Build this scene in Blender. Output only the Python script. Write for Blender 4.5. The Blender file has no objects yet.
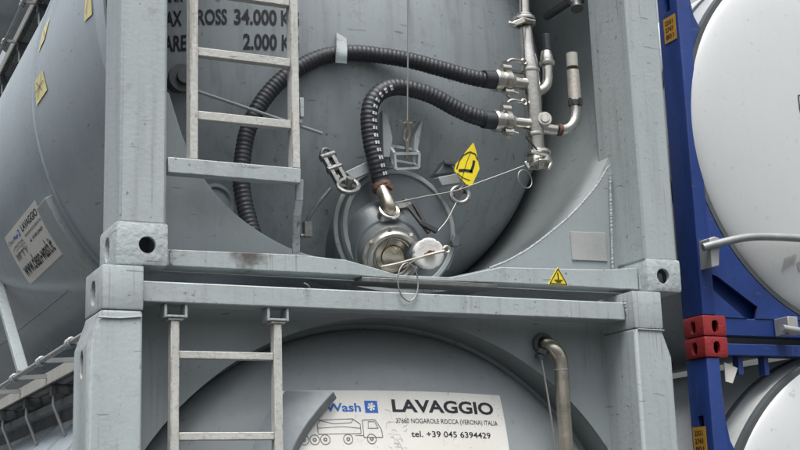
import bpy, bmesh, math, random
from mathutils import Vector, Matrix
random.seed(4)
S = bpy.context.scene
COL = S.collection
R = math.radians

# ---------------------------------------------------------------- camera
cam_data = bpy.data.cameras.new('camera')
cam = bpy.data.objects.new('camera', cam_data); COL.objects.link(cam)
cam_data.sensor_width = 36.0
cam_data.lens = 58.43
cam_data.clip_start = 0.05; cam_data.clip_end = 2000
rx, ux, fx = (0.90352, -0.42731, -0.03262), (-0.06324, -0.20823, 0.97603), (0.42386, 0.8798, 0.21516)
cam.matrix_world = Matrix(((rx[0], ux[0], -fx[0], -1.04734), (rx[1], ux[1], -fx[1], -4.47156),
                           (rx[2], ux[2], -fx[2], -0.87966), (0, 0, 0, 1)))
S.camera = cam

# ---------------------------------------------------------------- sky, sun, exposure
SUN_DIR = Vector((-0.24, -0.44, 1.25)).normalized()          # towards the brightest part of the overcast, high behind the camera
elev = math.asin(SUN_DIR.z); azim = math.atan2(SUN_DIR.x, SUN_DIR.y)
world = bpy.data.worlds.new('World'); S.world = world; world.use_nodes = True
wn = world.node_tree.nodes; wl = world.node_tree.links
bg = wn['Background']
sky = wn.new('ShaderNodeTexSky'); sky.sky_type = 'NISHITA'; sky.sun_disc = False
sky.sun_elevation = elev; sky.sun_rotation = azim
sky.air_density = 1.2; sky.dust_density = 4.0; sky.ozone_density = 1.0
hs = wn.new('ShaderNodeHueSaturation'); hs.inputs['Saturation'].default_value = 0.28
wl.new(sky.outputs[0], hs.inputs['Color'])
# overcast sky; low part darkened extra in place of an unseen stack opposite
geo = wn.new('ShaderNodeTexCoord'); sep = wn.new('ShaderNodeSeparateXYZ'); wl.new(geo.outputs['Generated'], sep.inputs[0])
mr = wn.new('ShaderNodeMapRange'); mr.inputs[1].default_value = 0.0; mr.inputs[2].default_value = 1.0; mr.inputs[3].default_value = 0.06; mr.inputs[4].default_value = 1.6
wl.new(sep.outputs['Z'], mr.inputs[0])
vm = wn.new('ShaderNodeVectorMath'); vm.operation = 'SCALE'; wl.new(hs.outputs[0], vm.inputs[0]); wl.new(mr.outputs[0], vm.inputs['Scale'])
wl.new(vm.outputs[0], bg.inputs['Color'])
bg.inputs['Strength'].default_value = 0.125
sun_d = bpy.data.lights.new('sun', 'SUN'); sun_d.energy = 1.35; sun_d.angle = R(28); sun_d.color = (1.0, 0.97, 0.92)
sun = bpy.data.objects.new('sun', sun_d); COL.objects.link(sun)
sun.rotation_euler = SUN_DIR.to_track_quat('Z', 'Y').to_euler()
S.view_settings.view_transform = 'Standard'; S.view_settings.look = 'None'
S.view_settings.gamma = 1.0; S.view_settings.use_curve_mapping = False
S.view_settings.exposure = 1.0

# ---------------------------------------------------------------- materials
def mat(name, base, rough=0.5, metal=0.0, var=0.18, scale=3.0, dirt=None, dirt_amt=0.25, bump=0.0, bump_scale=40.0,
        streak=0.0, spec=0.5, stain=None, coat=0.0, wear=None, runs=0.0):
    m = bpy.data.materials.new(name); m.use_nodes = True
    nt = m.node_tree; n = nt.nodes; l = nt.links
    b = n['Principled BSDF']
    b.inputs['Roughness'].default_value = rough; b.inputs['Metallic'].default_value = metal
    b.inputs['Specular IOR Level'].default_value = spec
    if coat: b.inputs['Coat Weight'].default_value = coat; b.inputs['Coat Roughness'].default_value = 0.2
    tc = n.new('ShaderNodeTexCoord')
    nz = n.new('ShaderNodeTexNoise'); nz.inputs['Scale'].default_value = scale; nz.inputs['Detail'].default_value = 7
    nz.inputs['Roughness'].default_value = 0.65
    l.new(tc.outputs['Object'], nz.inputs['Vector'])
    rp = n.new('ShaderNodeValToRGB')
    rp.color_ramp.elements[0].position = 0.3; rp.color_ramp.elements[1].position = 0.7
    rp.color_ramp.elements[0].color = tuple(c * (1 - var) for c in base) + (1,)
    rp.color_ramp.elements[1].color = tuple(min(1, c * (1 + var)) for c in base) + (1,)
    l.new(nz.outputs['Fac'], rp.inputs[0])
    out = rp.outputs[0]
    def mixin(prev, fac, col):
        mx = n.new('ShaderNodeMix'); mx.data_type = 'RGBA'
        l.new(fac, mx.inputs['Factor']); l.new(prev, mx.inputs[6]); mx.inputs[7].default_value = tuple(col) + (1,)
        return mx.outputs[2]
    def ramp(src, a, bb, top=1.0):
        r = n.new('ShaderNodeMapRange'); r.inputs[1].default_value = a; r.inputs[2].default_value = bb
        r.inputs[4].default_value = top; l.new(src, r.inputs[0]); return r.outputs[0]
    if dirt:
        n2 = n.new('ShaderNodeTexNoise'); n2.inputs['Scale'].default_value = scale * 6; n2.inputs['Detail'].default_value = 9
        n2.inputs['Roughness'].default_value = 0.75
        l.new(tc.outputs['Object'], n2.inputs['Vector'])
        out = mixin(out, ramp(n2.outputs['Fac'], 0.56, 0.70, dirt_amt), dirt)
        n3 = n.new('ShaderNodeTexNoise'); n3.inputs['Scale'].default_value = scale * 22; n3.inputs['Detail'].default_value = 3
        l.new(tc.outputs['Object'], n3.inputs['Vector'])
        out = mixin(out, ramp(n3.outputs['Fac'], 0.66, 0.74, min(1, dirt_amt * 1.6)), tuple(c * 0.5 for c in dirt))
    if streak:
        mp = n.new('ShaderNodeMapping'); mp.inputs['Scale'].default_value = (26, 26, 1.1)
        l.new(tc.outputs['Object'], mp.inputs['Vector'])
        n4 = n.new('ShaderNodeTexNoise'); n4.inputs['Scale'].default_value = 1.0; n4.inputs['Detail'].default_value = 4
        l.new(mp.outputs[0], n4.inputs['Vector'])
        out = mixin(out, ramp(n4.outputs['Fac'], 0.52, 0.72, streak), dirt or (0.1, 0.1, 0.09))
    if stain:                                                  # one patch of rust with a ragged outline at a fixed place
        (sx, sy, sz), (ex, ez), scol = stain
        mp = n.new('ShaderNodeMapping'); mp.vector_type = 'POINT'
        mp.inputs['Location'].default_value = (-sx / ex, 0, -sz / ez); mp.inputs['Scale'].default_value = (1 / ex, 0, 1 / ez)
        l.new(tc.outputs['Object'], mp.inputs['Vector'])
        ln = n.new('ShaderNodeVectorMath'); ln.operation = 'LENGTH'; l.new(mp.outputs[0], ln.inputs[0])
        n5 = n.new('ShaderNodeTexNoise'); n5.inputs['Scale'].default_value = 30; n5.inputs['Detail'].default_value = 6
        l.new(tc.outputs['Object'], n5.inputs['Vector'])
        ad = n.new('ShaderNodeMath'); ad.operation = 'MULTIPLY_ADD'; ad.inputs[1].default_value = 1.3
        l.new(n5.outputs['Fac'], ad.inputs[0]); l.new(ln.outputs['Value'], ad.inputs[2])
        out = mixin(out, ramp(ad.outputs[0], 1.75, 1.05, 0.85), scol)
    if runs:                                                   # thin rust-brown runs, only here and there
        mp = n.new('ShaderNodeMapping'); mp.inputs['Scale'].default_value = (70, 70, 1.6); l.new(tc.outputs['Object'], mp.inputs['Vector'])
        na = n.new('ShaderNodeTexNoise'); na.inputs['Scale'].default_value = 1.0; na.inputs['Detail'].default_value = 2; l.new(mp.outputs[0], na.inputs['Vector'])
        nb2 = n.new('ShaderNodeTexNoise'); nb2.inputs['Scale'].default_value = 2.6; nb2.inputs['Detail'].default_value = 3; l.new(tc.outputs['Object'], nb2.inputs['Vector'])
        mu = n.new('ShaderNodeMath'); mu.operation = 'MULTIPLY'
        l.new(ramp(na.outputs['Fac'], 0.56, 0.70), mu.inputs[0]); l.new(ramp(nb2.outputs['Fac'], 0.52, 0.68, runs), mu.inputs[1])
        out = mixin(out, mu.outputs[0], (0.15, 0.105, 0.065))
        # short dark scratches at a slant
        mp2 = n.new('ShaderNodeMapping'); mp2.inputs['Scale'].default_value = (9, 9, 60); mp2.inputs['Rotation'].default_value = (0.5, 0.55, 0.2); l.new(tc.outputs['Object'], mp2.inputs['Vector'])
        nd = n.new('ShaderNodeTexNoise'); nd.inputs['Scale'].default_value = 1.0; nd.inputs['Detail'].default_value = 1; l.new(mp2.outputs[0], nd.inputs['Vector'])
        out = mixin(out, ramp(nd.outputs['Fac'], 0.74, 0.77, 0.55), (0.10, 0.10, 0.10))
    if wear:                                                   # paint rubbed through along the edges, in patches
        bvn = n.new('ShaderNodeBevel'); bvn.samples = 6; bvn.inputs['Radius'].default_value = 0.010
        gm = n.new('ShaderNodeNewGeometry'); dt = n.new('ShaderNodeVectorMath'); dt.operation = 'DOT_PRODUCT'
        l.new(bvn.outputs[0], dt.inputs[0]); l.new(gm.outputs['Normal'], dt.inputs[1])
        ne = n.new('ShaderNodeTexNoise'); ne.inputs['Scale'].default_value = 16; ne.inputs['Detail'].default_value = 6; ne.inputs['Roughness'].default_value = 0.7
        l.new(tc.outputs['Object'], ne.inputs['Vector'])
        mu = n.new('ShaderNodeMath'); mu.operation = 'MULTIPLY'
        l.new(ramp(dt.outputs['Value'], 0.992, 0.95), mu.inputs[0]); l.new(ramp(ne.outputs['Fac'], 0.50, 0.60, 0.8), mu.inputs[1])
        out = mixin(out, mu.outputs[0], wear)
    l.new(out, b.inputs['Base Color'])
    rr = n.new('ShaderNodeMapRange'); rr.inputs[3].default_value = max(0.02, rough - 0.10); rr.inputs[4].default_value = min(1, rough + 0.12)
    l.new(nz.outputs['Fac'], rr.inputs[0]); l.new(rr.outputs[0], b.inputs['Roughness'])
    if bump:
        nb = n.new('ShaderNodeTexNoise'); nb.inputs['Scale'].default_value = bump_scale; nb.inputs['Detail'].default_value = 5
        l.new(tc.outputs['Object'], nb.inputs['Vector'])
        bp = n.new('ShaderNodeBump'); bp.inputs['Strength'].default_value = bump; bp.inputs['Distance'].default_value = 0.01
        l.new(nb.outputs['Fac'], bp.inputs['Height']); l.new(bp.outputs[0], b.inputs['Normal'])
    return m

GREY = (0.332, 0.376, 0.384)
M = {}
M['frame'] = mat('grey frame paint', GREY, 0.48, var=0.07, scale=2.2, dirt=(0.16, 0.155, 0.135), dirt_amt=0.42, bump=0.12, bump_scale=55, streak=0.26, wear=(0.16, 0.12, 0.09), runs=0.8)
M['panel'] = mat('grey end panel paint', (0.25, 0.285, 0.295), 0.5, var=0.08, scale=1.8, dirt=(0.15, 0.15, 0.14), dirt_amt=0.22, bump=0.10, bump_scale=30, streak=0.12, runs=0.4)
M['sill'] = mat('grey sill paint with rust', GREY, 0.48, var=0.08, scale=2.2, dirt=(0.17, 0.17, 0.15), dirt_amt=0.45, bump=0.12, bump_scale=55, streak=0.2,
                stain=((0.50, 0.05, 0.10), (0.085, 0.10), (0.045, 0.032, 0.022)), wear=(0.16, 0.12, 0.09), runs=0.8)
M['casting'] = mat('worn cast steel paint', (0.35, 0.395, 0.40), 0.6, var=0.14, scale=9, dirt=(0.16, 0.13, 0.10), dirt_amt=0.55, bump=0.45, bump_scale=45, wear=(0.17, 0.12, 0.085), runs=0.8)
M['tank'] = mat('grey tank paint', (0.30, 0.35, 0.38), 0.24, var=0.07, scale=1.4, dirt=(0.17, 0.19, 0.20), dirt_amt=0.3, bump=0.06, bump_scale=6, streak=0.10, runs=0.15)
M['dish'] = mat('grey tank end paint', (0.295, 0.332, 0.35), 0.34, var=0.16, scale=1.6, dirt=(0.12, 0.13, 0.13), dirt_amt=0.4, bump=0.05, bump_scale=8, streak=0.34, runs=0.3)
M['lowdish'] = mat('grey lower tank end paint', (0.285, 0.315, 0.325), 0.42, var=0.08, scale=1.6, dirt=(0.18, 0.19, 0.19), dirt_amt=0.25, bump=0.04, bump_scale=8, streak=0.12)
M['skirt'] = mat('grey skirt paint', (0.28, 0.31, 0.315), 0.5, var=0.12, scale=2, dirt=(0.10, 0.11, 0.11), dirt_amt=0.3, bump=0.1, bump_scale=20, runs=0.4)
M['ladder'] = mat('weathered cream ladder metal', (0.45, 0.455, 0.43), 0.5, var=0.16, scale=8, dirt=(0.15, 0.12, 0.09), dirt_amt=0.65, bump=0.2, bump_scale=60, wear=(0.14, 0.09, 0.06), runs=0.7)
M['weld'] = mat('grey weld bead', (0.29, 0.33, 0.34), 0.5, var=0.12, scale=40, bump=0.5, bump_scale=90)
M['steel'] = mat('stainless steel', (0.60, 0.58, 0.53), 0.24, metal=1.0, var=0.16, scale=14, dirt=(0.22, 0.17, 0.12), dirt_amt=0.4, bump=0.06, bump_scale=60)
M['castmetal'] = mat('worn bright cast steel', (0.40, 0.40, 0.385), 0.34, metal=0.85, var=0.2, scale=20, dirt=(0.14, 0.12, 0.09), dirt_amt=0.5, bump=0.15, bump_scale=50)
M['stained'] = mat('stained steel', (0.48, 0.45, 0.40), 0.45, metal=0.55, var=0.25, scale=22, dirt=(0.17, 0.11, 0.07), dirt_amt=0.7, bump=0.2, bump_scale=60)
M['hood'] = mat('blotched grey hood paint', (0.22, 0.25, 0.265), 0.5, var=0.2, scale=7, dirt=(0.36, 0.40, 0.42), dirt_amt=0.45, bump=0.15, bump_scale=25)
M['dullsteel'] = mat('dull bolted steel', (0.20, 0.205, 0.20), 0.40, metal=0.7, var=0.2, scale=18, dirt=(0.12, 0.09, 0.06), dirt_amt=0.4, bump=0.2, bump_scale=70)
M['hatch'] = mat('brushed hatch steel', (0.12, 0.14, 0.15), 0.42, metal=0.2, var=0.12, scale=6, dirt=(0.12, 0.13, 0.13), dirt_amt=0.4, bump=0.1, bump_scale=20)
M['brass'] = mat('brassy pipe', (0.52, 0.48, 0.40), 0.28, metal=0.95, var=0.2, scale=12, dirt=(0.24, 0.19, 0.13), dirt_amt=0.5, bump=0.06)
M['rust'] = mat('rusty clamp', (0.11, 0.058, 0.045), 0.75, var=0.4, scale=40, bump=0.5, bump_scale=90)
M['rubber'] = mat('black rubber', (0.022, 0.026, 0.032), 0.5, var=0.3, scale=10, dirt=(0.075, 0.08, 0.085), dirt_amt=0.5, bump=0.15, bump_scale=80)
M['mark'] = mat('white hose mark', (0.50, 0.51, 0.52), 0.6, var=0.3, scale=60, dirt=(0.05, 0.05, 0.05), dirt_amt=0.8)
M['black'] = mat('black plastic', (0.008, 0.008, 0.009), 0.6, var=0.3, scale=20)
M['ink'] = mat('faded black lettering', (0.012, 0.015, 0.022), 0.6, var=0.3, scale=12)
M['inkgrey'] = mat('thin grey print', (0.16, 0.16, 0.16), 0.6, var=0.3, scale=30)
M['inkblue'] = mat('blue print', (0.02, 0.12, 0.46), 0.5, var=0.15, scale=20)
M['sign'] = mat('white vinyl sign', (0.72, 0.71, 0.66), 0.45, var=0.06, scale=4, dirt=(0.45, 0.44, 0.40), dirt_amt=0.35, bump=0.03, bump_scale=12)
M['scuff'] = mat('worn print', (0.50, 0.49, 0.46), 0.6, var=0.1)
M['yellow'] = mat('yellow plastic', (0.72, 0.58, 0.015), 0.45, var=0.08, scale=8, dirt=(0.40, 0.31, 0.05), dirt_amt=0.3)
M['paleyellow'] = mat('faded yellow sticker', (0.70, 0.63, 0.30), 0.55, var=0.14, scale=14, dirt=(0.35, 0.30, 0.12), dirt_amt=0.5)
M['cap'] = mat('scuffed white cap', (0.62, 0.62, 0.60), 0.5, var=0.15, scale=14, dirt=(0.32, 0.31, 0.29), dirt_amt=0.6, bump=0.25, bump_scale=60)
M['plate'] = mat('bare metal plate', (0.42, 0.43, 0.42), 0.45, metal=0.5, var=0.12, scale=9, dirt=(0.22, 0.23, 0.23), dirt_amt=0.5)
M['wire'] = mat('thin wire', (0.27, 0.27, 0.26), 0.45, metal=0.6, var=0.1)
M['grating'] = mat('dark galvanised grating', (0.10, 0.11, 0.115), 0.55, metal=0.3, var=0.25, scale=10, dirt=(0.05, 0.05, 0.05), dirt_amt=0.4)
M['rail'] = mat('galvanised rail', (0.30, 0.315, 0.315), 0.5, metal=0.4, var=0.15, scale=10, dirt=(0.2, 0.17, 0.13), dirt_amt=0.4)
M['kick'] = mat('pale walkway edge', (0.38, 0.375, 0.34), 0.6, var=0.2, scale=5, dirt=(0.2, 0.19, 0.16), dirt_amt=0.4)
M['blue'] = mat('blue frame paint', (0.013, 0.042, 0.195), 0.42, var=0.14, scale=2.5, dirt=(0.012, 0.025, 0.09), dirt_amt=0.5, bump=0.08, bump_scale=30, streak=0.15, wear=(0.10, 0.08, 0.09), runs=0.35)
M['red'] = mat('red casting paint', (0.27, 0.018, 0.022), 0.5, var=0.18, scale=9, dirt=(0.10, 0.02, 0.02), dirt_amt=0.5, bump=0.35, bump_scale=50, wear=(0.11, 0.06, 0.05), runs=0.6)
M['white'] = mat('white tank paint', (0.52, 0.54, 0.545), 0.36, var=0.03, scale=1.2, streak=0.12, dirt=(0.44, 0.45, 0.44), dirt_amt=0.2, bump=0.03, bump_scale=4)
M['shellwhite'] = mat('off white cladding', (0.50, 0.52, 0.52), 0.45, var=0.08, scale=2, dirt=(0.3, 0.3, 0.29), dirt_amt=0.4, streak=0.2)
M['trim'] = mat('dark rubber trim and shaded fitting', (0.07, 0.08, 0.085), 0.6, var=0.2, scale=6)
M['orange'] = mat('ochre sticker', (0.50, 0.26, 0.03), 0.5, var=0.15, scale=20)
M['ground'] = mat('asphalt yard', (0.045, 0.045, 0.044), 0.9, var=0.25, scale=0.8, dirt=(0.05, 0.05, 0.05), dirt_amt=0.5, bump=0.4, bump_scale=60)

# ---------------------------------------------------------------- mesh helpers
def finish(name, bm, m, parent=None, smooth=30, bevel=0.0, seg=2, origin=None):
    me = bpy.data.meshes.new(name)
    bmesh.ops.recalc_face_normals(bm, faces=bm.faces[:])
    bm.to_mesh(me); bm.free()
    o = bpy.data.objects.new(name, me); COL.objects.link(o)
    me.materials.append(m)
    if smooth:
        me.shade_smooth(); me.set_sharp_from_angle(angle=R(smooth))
    if bevel:
        bv = o.modifiers.new('bevel', 'BEVEL'); bv.width = bevel; bv.segments = seg; bv.limit_method = 'ANGLE'; bv.angle_limit = R(40)
        bv.harden_normals = False
    if parent: o.parent = parent
    if parent is not None: # meshes are written in world coordinates; hang them under the thing without moving them
        p = parent; off = Vector((0, 0, 0))
        while p is not None:
            off += p.location; p = p.parent
        o.location = -off if parent.parent is None else Vector((0, 0, 0))
    return o

def thing(name, label, cat, loc, group=None):
    o = bpy.data.objects.new(name, None); COL.objects.link(o)
    o.location = loc; o.empty_display_size = 0.1
    o['label'] = label; o['category'] = cat
    if group: o['group'] = group
    return o

def box(bm, x0, x1, y0, y1, z0, z1, mtx=None):
    v = [bm.verts.new((x, y, z)) for x in (x0, x1) for y in (y0, y1) for z in (z0, z1)]
    if mtx:
        for q in v: q.co = mtx @ q.co
    for f in ((0, 1, 3, 2), (4, 6, 7, 5), (0, 4, 5, 1), (2, 3, 7, 6), (0, 2, 6, 4), (1, 5, 7, 3)):
        bm.faces.new([v[i] for i in f])
    return v

def bar(bm, a, b, w, h, up=(0, 0, 1)):
    a = Vector(a); b = Vector(b); d = (b - a); L = d.length; d.normalize()
    s = d.cross(Vector(up)).normalized(); u = s.cross(d)
    mt = Matrix((( s.x, d.x, u.x, a.x), (s.y, d.y, u.y, a.y), (s.z, d.z, u.z, a.z), (0, 0, 0, 1)))
    box(bm, -w / 2, w / 2, 0, L, -h / 2, h / 2, mt)

def spline(pts, per=8):
    P = [Vector(p) for p in pts]
    if len(P) < 3: return P
    P = [P[0] * 2 - P[1]] + P + [P[-1] * 2 - P[-2]]
    out = []
    for i in range(1, len(P) - 2):
        for k in range(per):
            t = k / per
            p0, p1, p2, p3 = P[i - 1], P[i], P[i + 1], P[i + 2]
            out.append(0.5 * ((2 * p1) + (p2 - p0) * t + (2 * p0 - 5 * p1 + 4 * p2 - p3) * t * t + (3 * p1 - p0 - 3 * p2 + p3) * t ** 3))
    out.append(P[-2]); return out

def tube(bm, pts, r, n=12, caps=True, per=8, smooth=True, step=None):
    P = spline(pts, per) if smooth else [Vector(p) for p in pts]
    if step:
        L = [0]
        for i in range(1, len(P)): L.append(L[-1] + (P[i] - P[i - 1]).length)
        N = max(2, int(L[-1] / step)); Q = []; j = 0
        for k in range(N + 1):
            t = L[-1] * k / N
            while j < len(L) - 2 and L[j + 1] < t: j += 1
            f = (t - L[j]) / max(1e-9, L[j + 1] - L[j]); Q.append(P[j].lerp(P[j + 1], f))
        P = Q
    rings = []; u = None; s = 0.0
    for i, p in enumerate(P):
        t = (P[min(i + 1, len(P) - 1)] - P[max(i - 1, 0)]).normalized()
        if u is None:
            u = t.orthogonal().normalized()
        else:
            u = (u - t * u.dot(t)).normalized()
        w = t.cross(u)
        if i: s += (P[i] - P[i - 1]).length
        rr = r(s) if callable(r) else r
        rings.append([bm.verts.new(p + (u * math.cos(2 * math.pi * k / n) + w * math.sin(2 * math.pi * k / n)) * rr) for k in range(n)])
    for a, b in zip(rings, rings[1:]):
        for k in range(n):
            bm.faces.new((a[k], a[(k + 1) % n], b[(k + 1) % n], b[k]))
    if caps:
        bm.faces.new(rings[0][::-1]); bm.faces.new(rings[-1])
    return P

def lathe(bm, c, axis, prof, n=40, a0=0.0, a1=360.0, ref=None):
    """profile of (radius, distance along axis) turned round axis through c"""
    c = Vector(c); d = Vector(axis).normalized()
    u = (Vector(ref) if ref else d.orthogonal()); u = (u - d * u.dot(d)).normalized(); w = d.cross(u)
    full = abs(a1 - a0) >= 359.9
    cnt = n if full else n + 1
    rings = []
    for r, h in prof:
        if r < 1e-6:
            v = bm.verts.new(c + d * h); rings.append([v] * cnt)
        else:
            rings.append([bm.verts.new(c + d * h + (u * math.cos(t) + w * math.sin(t)) * r)
                          for t in (R(a0 + (a1 - a0) * k / n) for k in range(cnt))])
    for a, b in zip(rings, rings[1:]):
        for k in range(n):
            k2 = (k + 1) % cnt
            q = []
            for v in (a[k], a[k2], b[k2], b[k]):
                if v not in q: q.append(v)
            if len(q) >= 3:
                bm.faces.new(q)

def prism(bm, poly, y0, y1):
    """poly in (x, z), extruded along y"""
    a = [bm.verts.new((x, y0, z)) for x, z in poly]; b = [bm.verts.new((x, y1, z)) for x, z in poly]
    bm.faces.new(a); bm.faces.new(b[::-1]); n = len(a)
    for i in range(n): bm.faces.new((a[i], b[i], b[(i + 1) % n], a[(i + 1) % n]))

def torus(bm, c, axis, Rr, r, n=28, m=8, a0=0, a1=360, squash=1.0, ref=None):
    d = Vector(axis).normalized(); u = (Vector(ref) if ref else d.orthogonal()); u = (u - d * u.dot(d)).normalized(); w = d.cross(u); c = Vector(c)
    pts = [c + (u * math.cos(t) * Rr + w * math.sin(t) * Rr * squash) for t in (R(a0 + (a1 - a0) * k / n) for k in range(n + 1))]
    if a1 - a0 >= 360:
        rings = []
        for k in range(n):
            t = (pts[(k + 1) % n] - pts[k - 1 if k else n - 1]).normalized(); uu = d; ww = t.cross(uu)
            rings.append([bm.verts.new(pts[k] + (uu * math.cos(2 * math.pi * j / m) + ww * math.sin(2 * math.pi * j / m)) * r) for j in range(m)])
        for k in range(n):
            a, b = rings[k], rings[(k + 1) % n]
            for j in range(m): bm.faces.new((a[j], a[(j + 1) % m], b[(j + 1) % m], b[j]))
    else:
        tube(bm, pts, r, m, smooth=False)

def cyl(bm, a, b, r, r2=None, n=24):
    a = Vector(a); b = Vector(b); L = (b - a).length
    lathe(bm, a, b - a, [(0, 0), (r, 0), (r2 or r, L), (0, L)], n)

def NB(): return bmesh.new()

def cut(o, cutter_bm):
    """cut holes out of a mesh object"""
    me = bpy.data.meshes.new('cutter'); bmesh.ops.recalc_face_normals(cutter_bm, faces=cutter_bm.faces[:]); cutter_bm.to_mesh(me); cutter_bm.free()
    c = bpy.data.objects.new('cutter', me); COL.objects.link(c); c.location = o.location
    if o.parent: c.parent = o.parent
    md = o.modifiers.new('cut', 'BOOLEAN'); md.object = c; md.operation = 'DIFFERENCE'; md.solver = 'EXACT'
    bpy.context.view_layer.update()
    new = bpy.data.meshes.new_from_object(o.evaluated_get(bpy.context.evaluated_depsgraph_get()))
    o.modifiers.clear(); old = o.data; nm = old.name; o.data = new; bpy.data.meshes.remove(old); new.name = nm
    bpy.data.objects.remove(c); bpy.data.meshes.remove(me)
    new.shade_smooth(); new.set_sharp_from_angle(angle=R(35))

def text_geo(s, bold=0.0):
    cu = bpy.data.curves.new('t', 'FONT'); cu.body = s; cu.size = 1.0; cu.offset = bold; cu.resolution_u = 3
    o = bpy.data.objects.new('t', cu); COL.objects.link(o); bpy.context.view_layer.update()
    me = bpy.data.meshes.new_from_object(o.evaluated_get(bpy.context.evaluated_depsgraph_get()))
    vs = [(v.co.x, v.co.y) for v in me.vertices]; fs = [tuple(p.vertices) for p in me.polygons]
    bpy.data.objects.remove(o); bpy.data.curves.remove(cu); bpy.data.meshes.remove(me)
    return vs, fs

def text(bm, s, fn, x, y, w, h, bold=0.0, right=False):
    """letters w wide and h high (capital height) with their left foot at x, y of the surface fn(x, y)"""
    vs, fs = text_geo(s, bold)
    x0 = min(v[0] for v in vs); x1 = max(v[0] for v in vs)
    caph = 0.729 if not s.islower() else 0.729
    sx = w / (x1 - x0); sy = h / caph
    bv = [bm.verts.new(fn(x + (a - x0) * sx, y + b * sy)) for a, b in vs]
    for f in fs:
        try: bm.faces.new([bv[i] for i in f])
        except ValueError: pass

def strip(bm, pts, fn, w):
    """a printed line through 2D points on the surface fn"""
    for (ax, ay), (bx, by) in zip(pts, pts[1:]):
        L = math.hypot(bx - ax, by - ay)
        if L < 1e-6: continue
        nx, ny = -(by - ay) / L * w / 2, (bx - ax) / L * w / 2
        bm.faces.new([bm.verts.new(fn(*q)) for q in ((ax + nx, ay + ny), (ax - nx, ay - ny), (bx - nx, by - ny), (bx + nx, by + ny))])

def circle2(cx, cy, r, n=16): return [(cx + r * math.cos(2 * math.pi * k / n), cy + r * math.sin(2 * math.pi * k / n)) for k in range(n + 1)]

def sheet(bm, x0, x1, y0, y1, fn, nx=12, ny=6, back=None, corner=0.0):
    """a thin curved sheet on fn(x, y); back(x, y) is its rear side"""
    def grid(g):
        return [[bm.verts.new(g(x0 + (x1 - x0) * i / nx, y0 + (y1 - y0) * j / ny)) for i in range(nx + 1)] for j in range(ny + 1)]
    A = grid(fn)
    for j in range(ny):
        for i in range(nx): bm.faces.new((A[j][i], A[j][i + 1], A[j + 1][i + 1], A[j + 1][i]))
    if back:
        B = grid(back)
        for j in range(ny):
            for i in range(nx): bm.faces.new((B[j][i], B[j + 1][i], B[j + 1][i + 1], B[j][i + 1]))
        ea = [A[0][i] for i in range(nx + 1)] + [A[j][nx] for j in range(1, ny + 1)] + [A[ny][i] for i in range(nx - 1, -1, -1)] + [A[j][0] for j in range(ny - 1, 0, -1)]
        eb = [B[0][i] for i in range(nx + 1)] + [B[j][nx] for j in range(1, ny + 1)] + [B[ny][i] for i in range(nx - 1, -1, -1)] + [B[j][0] for j in range(ny - 1, 0, -1)]
        for i in range(len(ea)):
            k = (i + 1) % len(ea); bm.faces.new((ea[i], ea[k], eb[k], eb[i]))

def plate_hole(bm, x0, x1, z0, z1, xc, zc, Rr, y0, y1, n=144, quad=(0, 0)):
    """an upright plate with a round opening; where the opening passes the edge of the plate nothing is left"""
    rows = []
    for k in range(n + 1):
        t = 2 * math.pi * k / n; c, s = math.cos(t), math.sin(t)
        d = 1e9
        if c > 1e-9: d = min(d, (x1 - xc) / c)
        if c < -1e-9: d = min(d, (x0 - xc) / c)
        if s > 1e-9: d = min(d, (z1 - zc) / s)
        if s < -1e-9: d = min(d, (z0 - zc) / s)
        rows.append((d, c, s))
    for k in range(n):
        (da, ca, sa), (db, cb, sb) = rows[k], rows[k + 1]
        if da < Rr + 0.002 and db < Rr + 0.002: continue
        if quad[0] * (ca + cb) < 0 or quad[1] * (sa + sb) < 0: continue
        da = max(da, Rr + 0.001); db = max(db, Rr + 0.001)
        q = []
        for y in (y0, y1):
            q.append([bm.verts.new((xc + r * c, y, zc + r * s)) for r, c, s in ((Rr, ca, sa), (da, ca, sa), (db, cb, sb), (Rr, cb, sb))])
        f, b = q
        bm.faces.new(f); bm.faces.new(b[::-1])
        for i in range(4): bm.faces.new((f[i], b[i], b[(i + 1) % 4], f[(i + 1) % 4]))
    bmesh.ops.remove_doubles(bm, verts=bm.verts[:], dist=1e-5)
    # faces shared by neighbouring wedges lie inside the plate
    dup = {}
    for f in bm.faces: dup.setdefault(frozenset(v.index for v in f.verts), []).append(f)

# ---------------------------------------------------------------- ground
bm = NB(); sz = 600
bm.faces.new([bm.verts.new(p) for p in ((-sz, -sz, -2.64), (sz, -sz, -2.64), (sz, sz, -2.64), (-sz, sz, -2.64))])
g = finish('ground', bm, M['ground'], smooth=0); g['kind'] = 'structure'; g['label'] = 'dark asphalt yard under the stacked containers'

# ================================================================ shared pieces of the grey containers
def tank_shell(parent, xc, zc, Rr, y0, yr, y1, m=None, name='tank_shell', r_front=None, ring=True):
    rf = r_front or Rr - 0.006
    bm = NB()
    prof = [(1.20, y0 + 0.01), (rf - 0.03, y0), (rf, y0 + 0.03), (rf, yr - 0.012), (rf - 0.004, yr - 0.008), (Rr - 0.002, yr), (Rr, yr + 0.01), (Rr, y1 - 0.03), (Rr - 0.03, y1), (0, y1 + 0.3)]
    lathe(bm, (xc, 0, zc), (0, 1, 0), prof, 120)
    o = finish(name, bm, m or M['tank'], parent, 40)
    return o

def corner_post(parent, x0, x1, y0, y1, z0, z1, m=None, bevel=0.012):
    bm = NB(); box(bm, x0, x1, y0, y1, z0, z1)
    return finish('corner_post', bm, m or M['frame'], parent, 40, bevel, 3)

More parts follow.
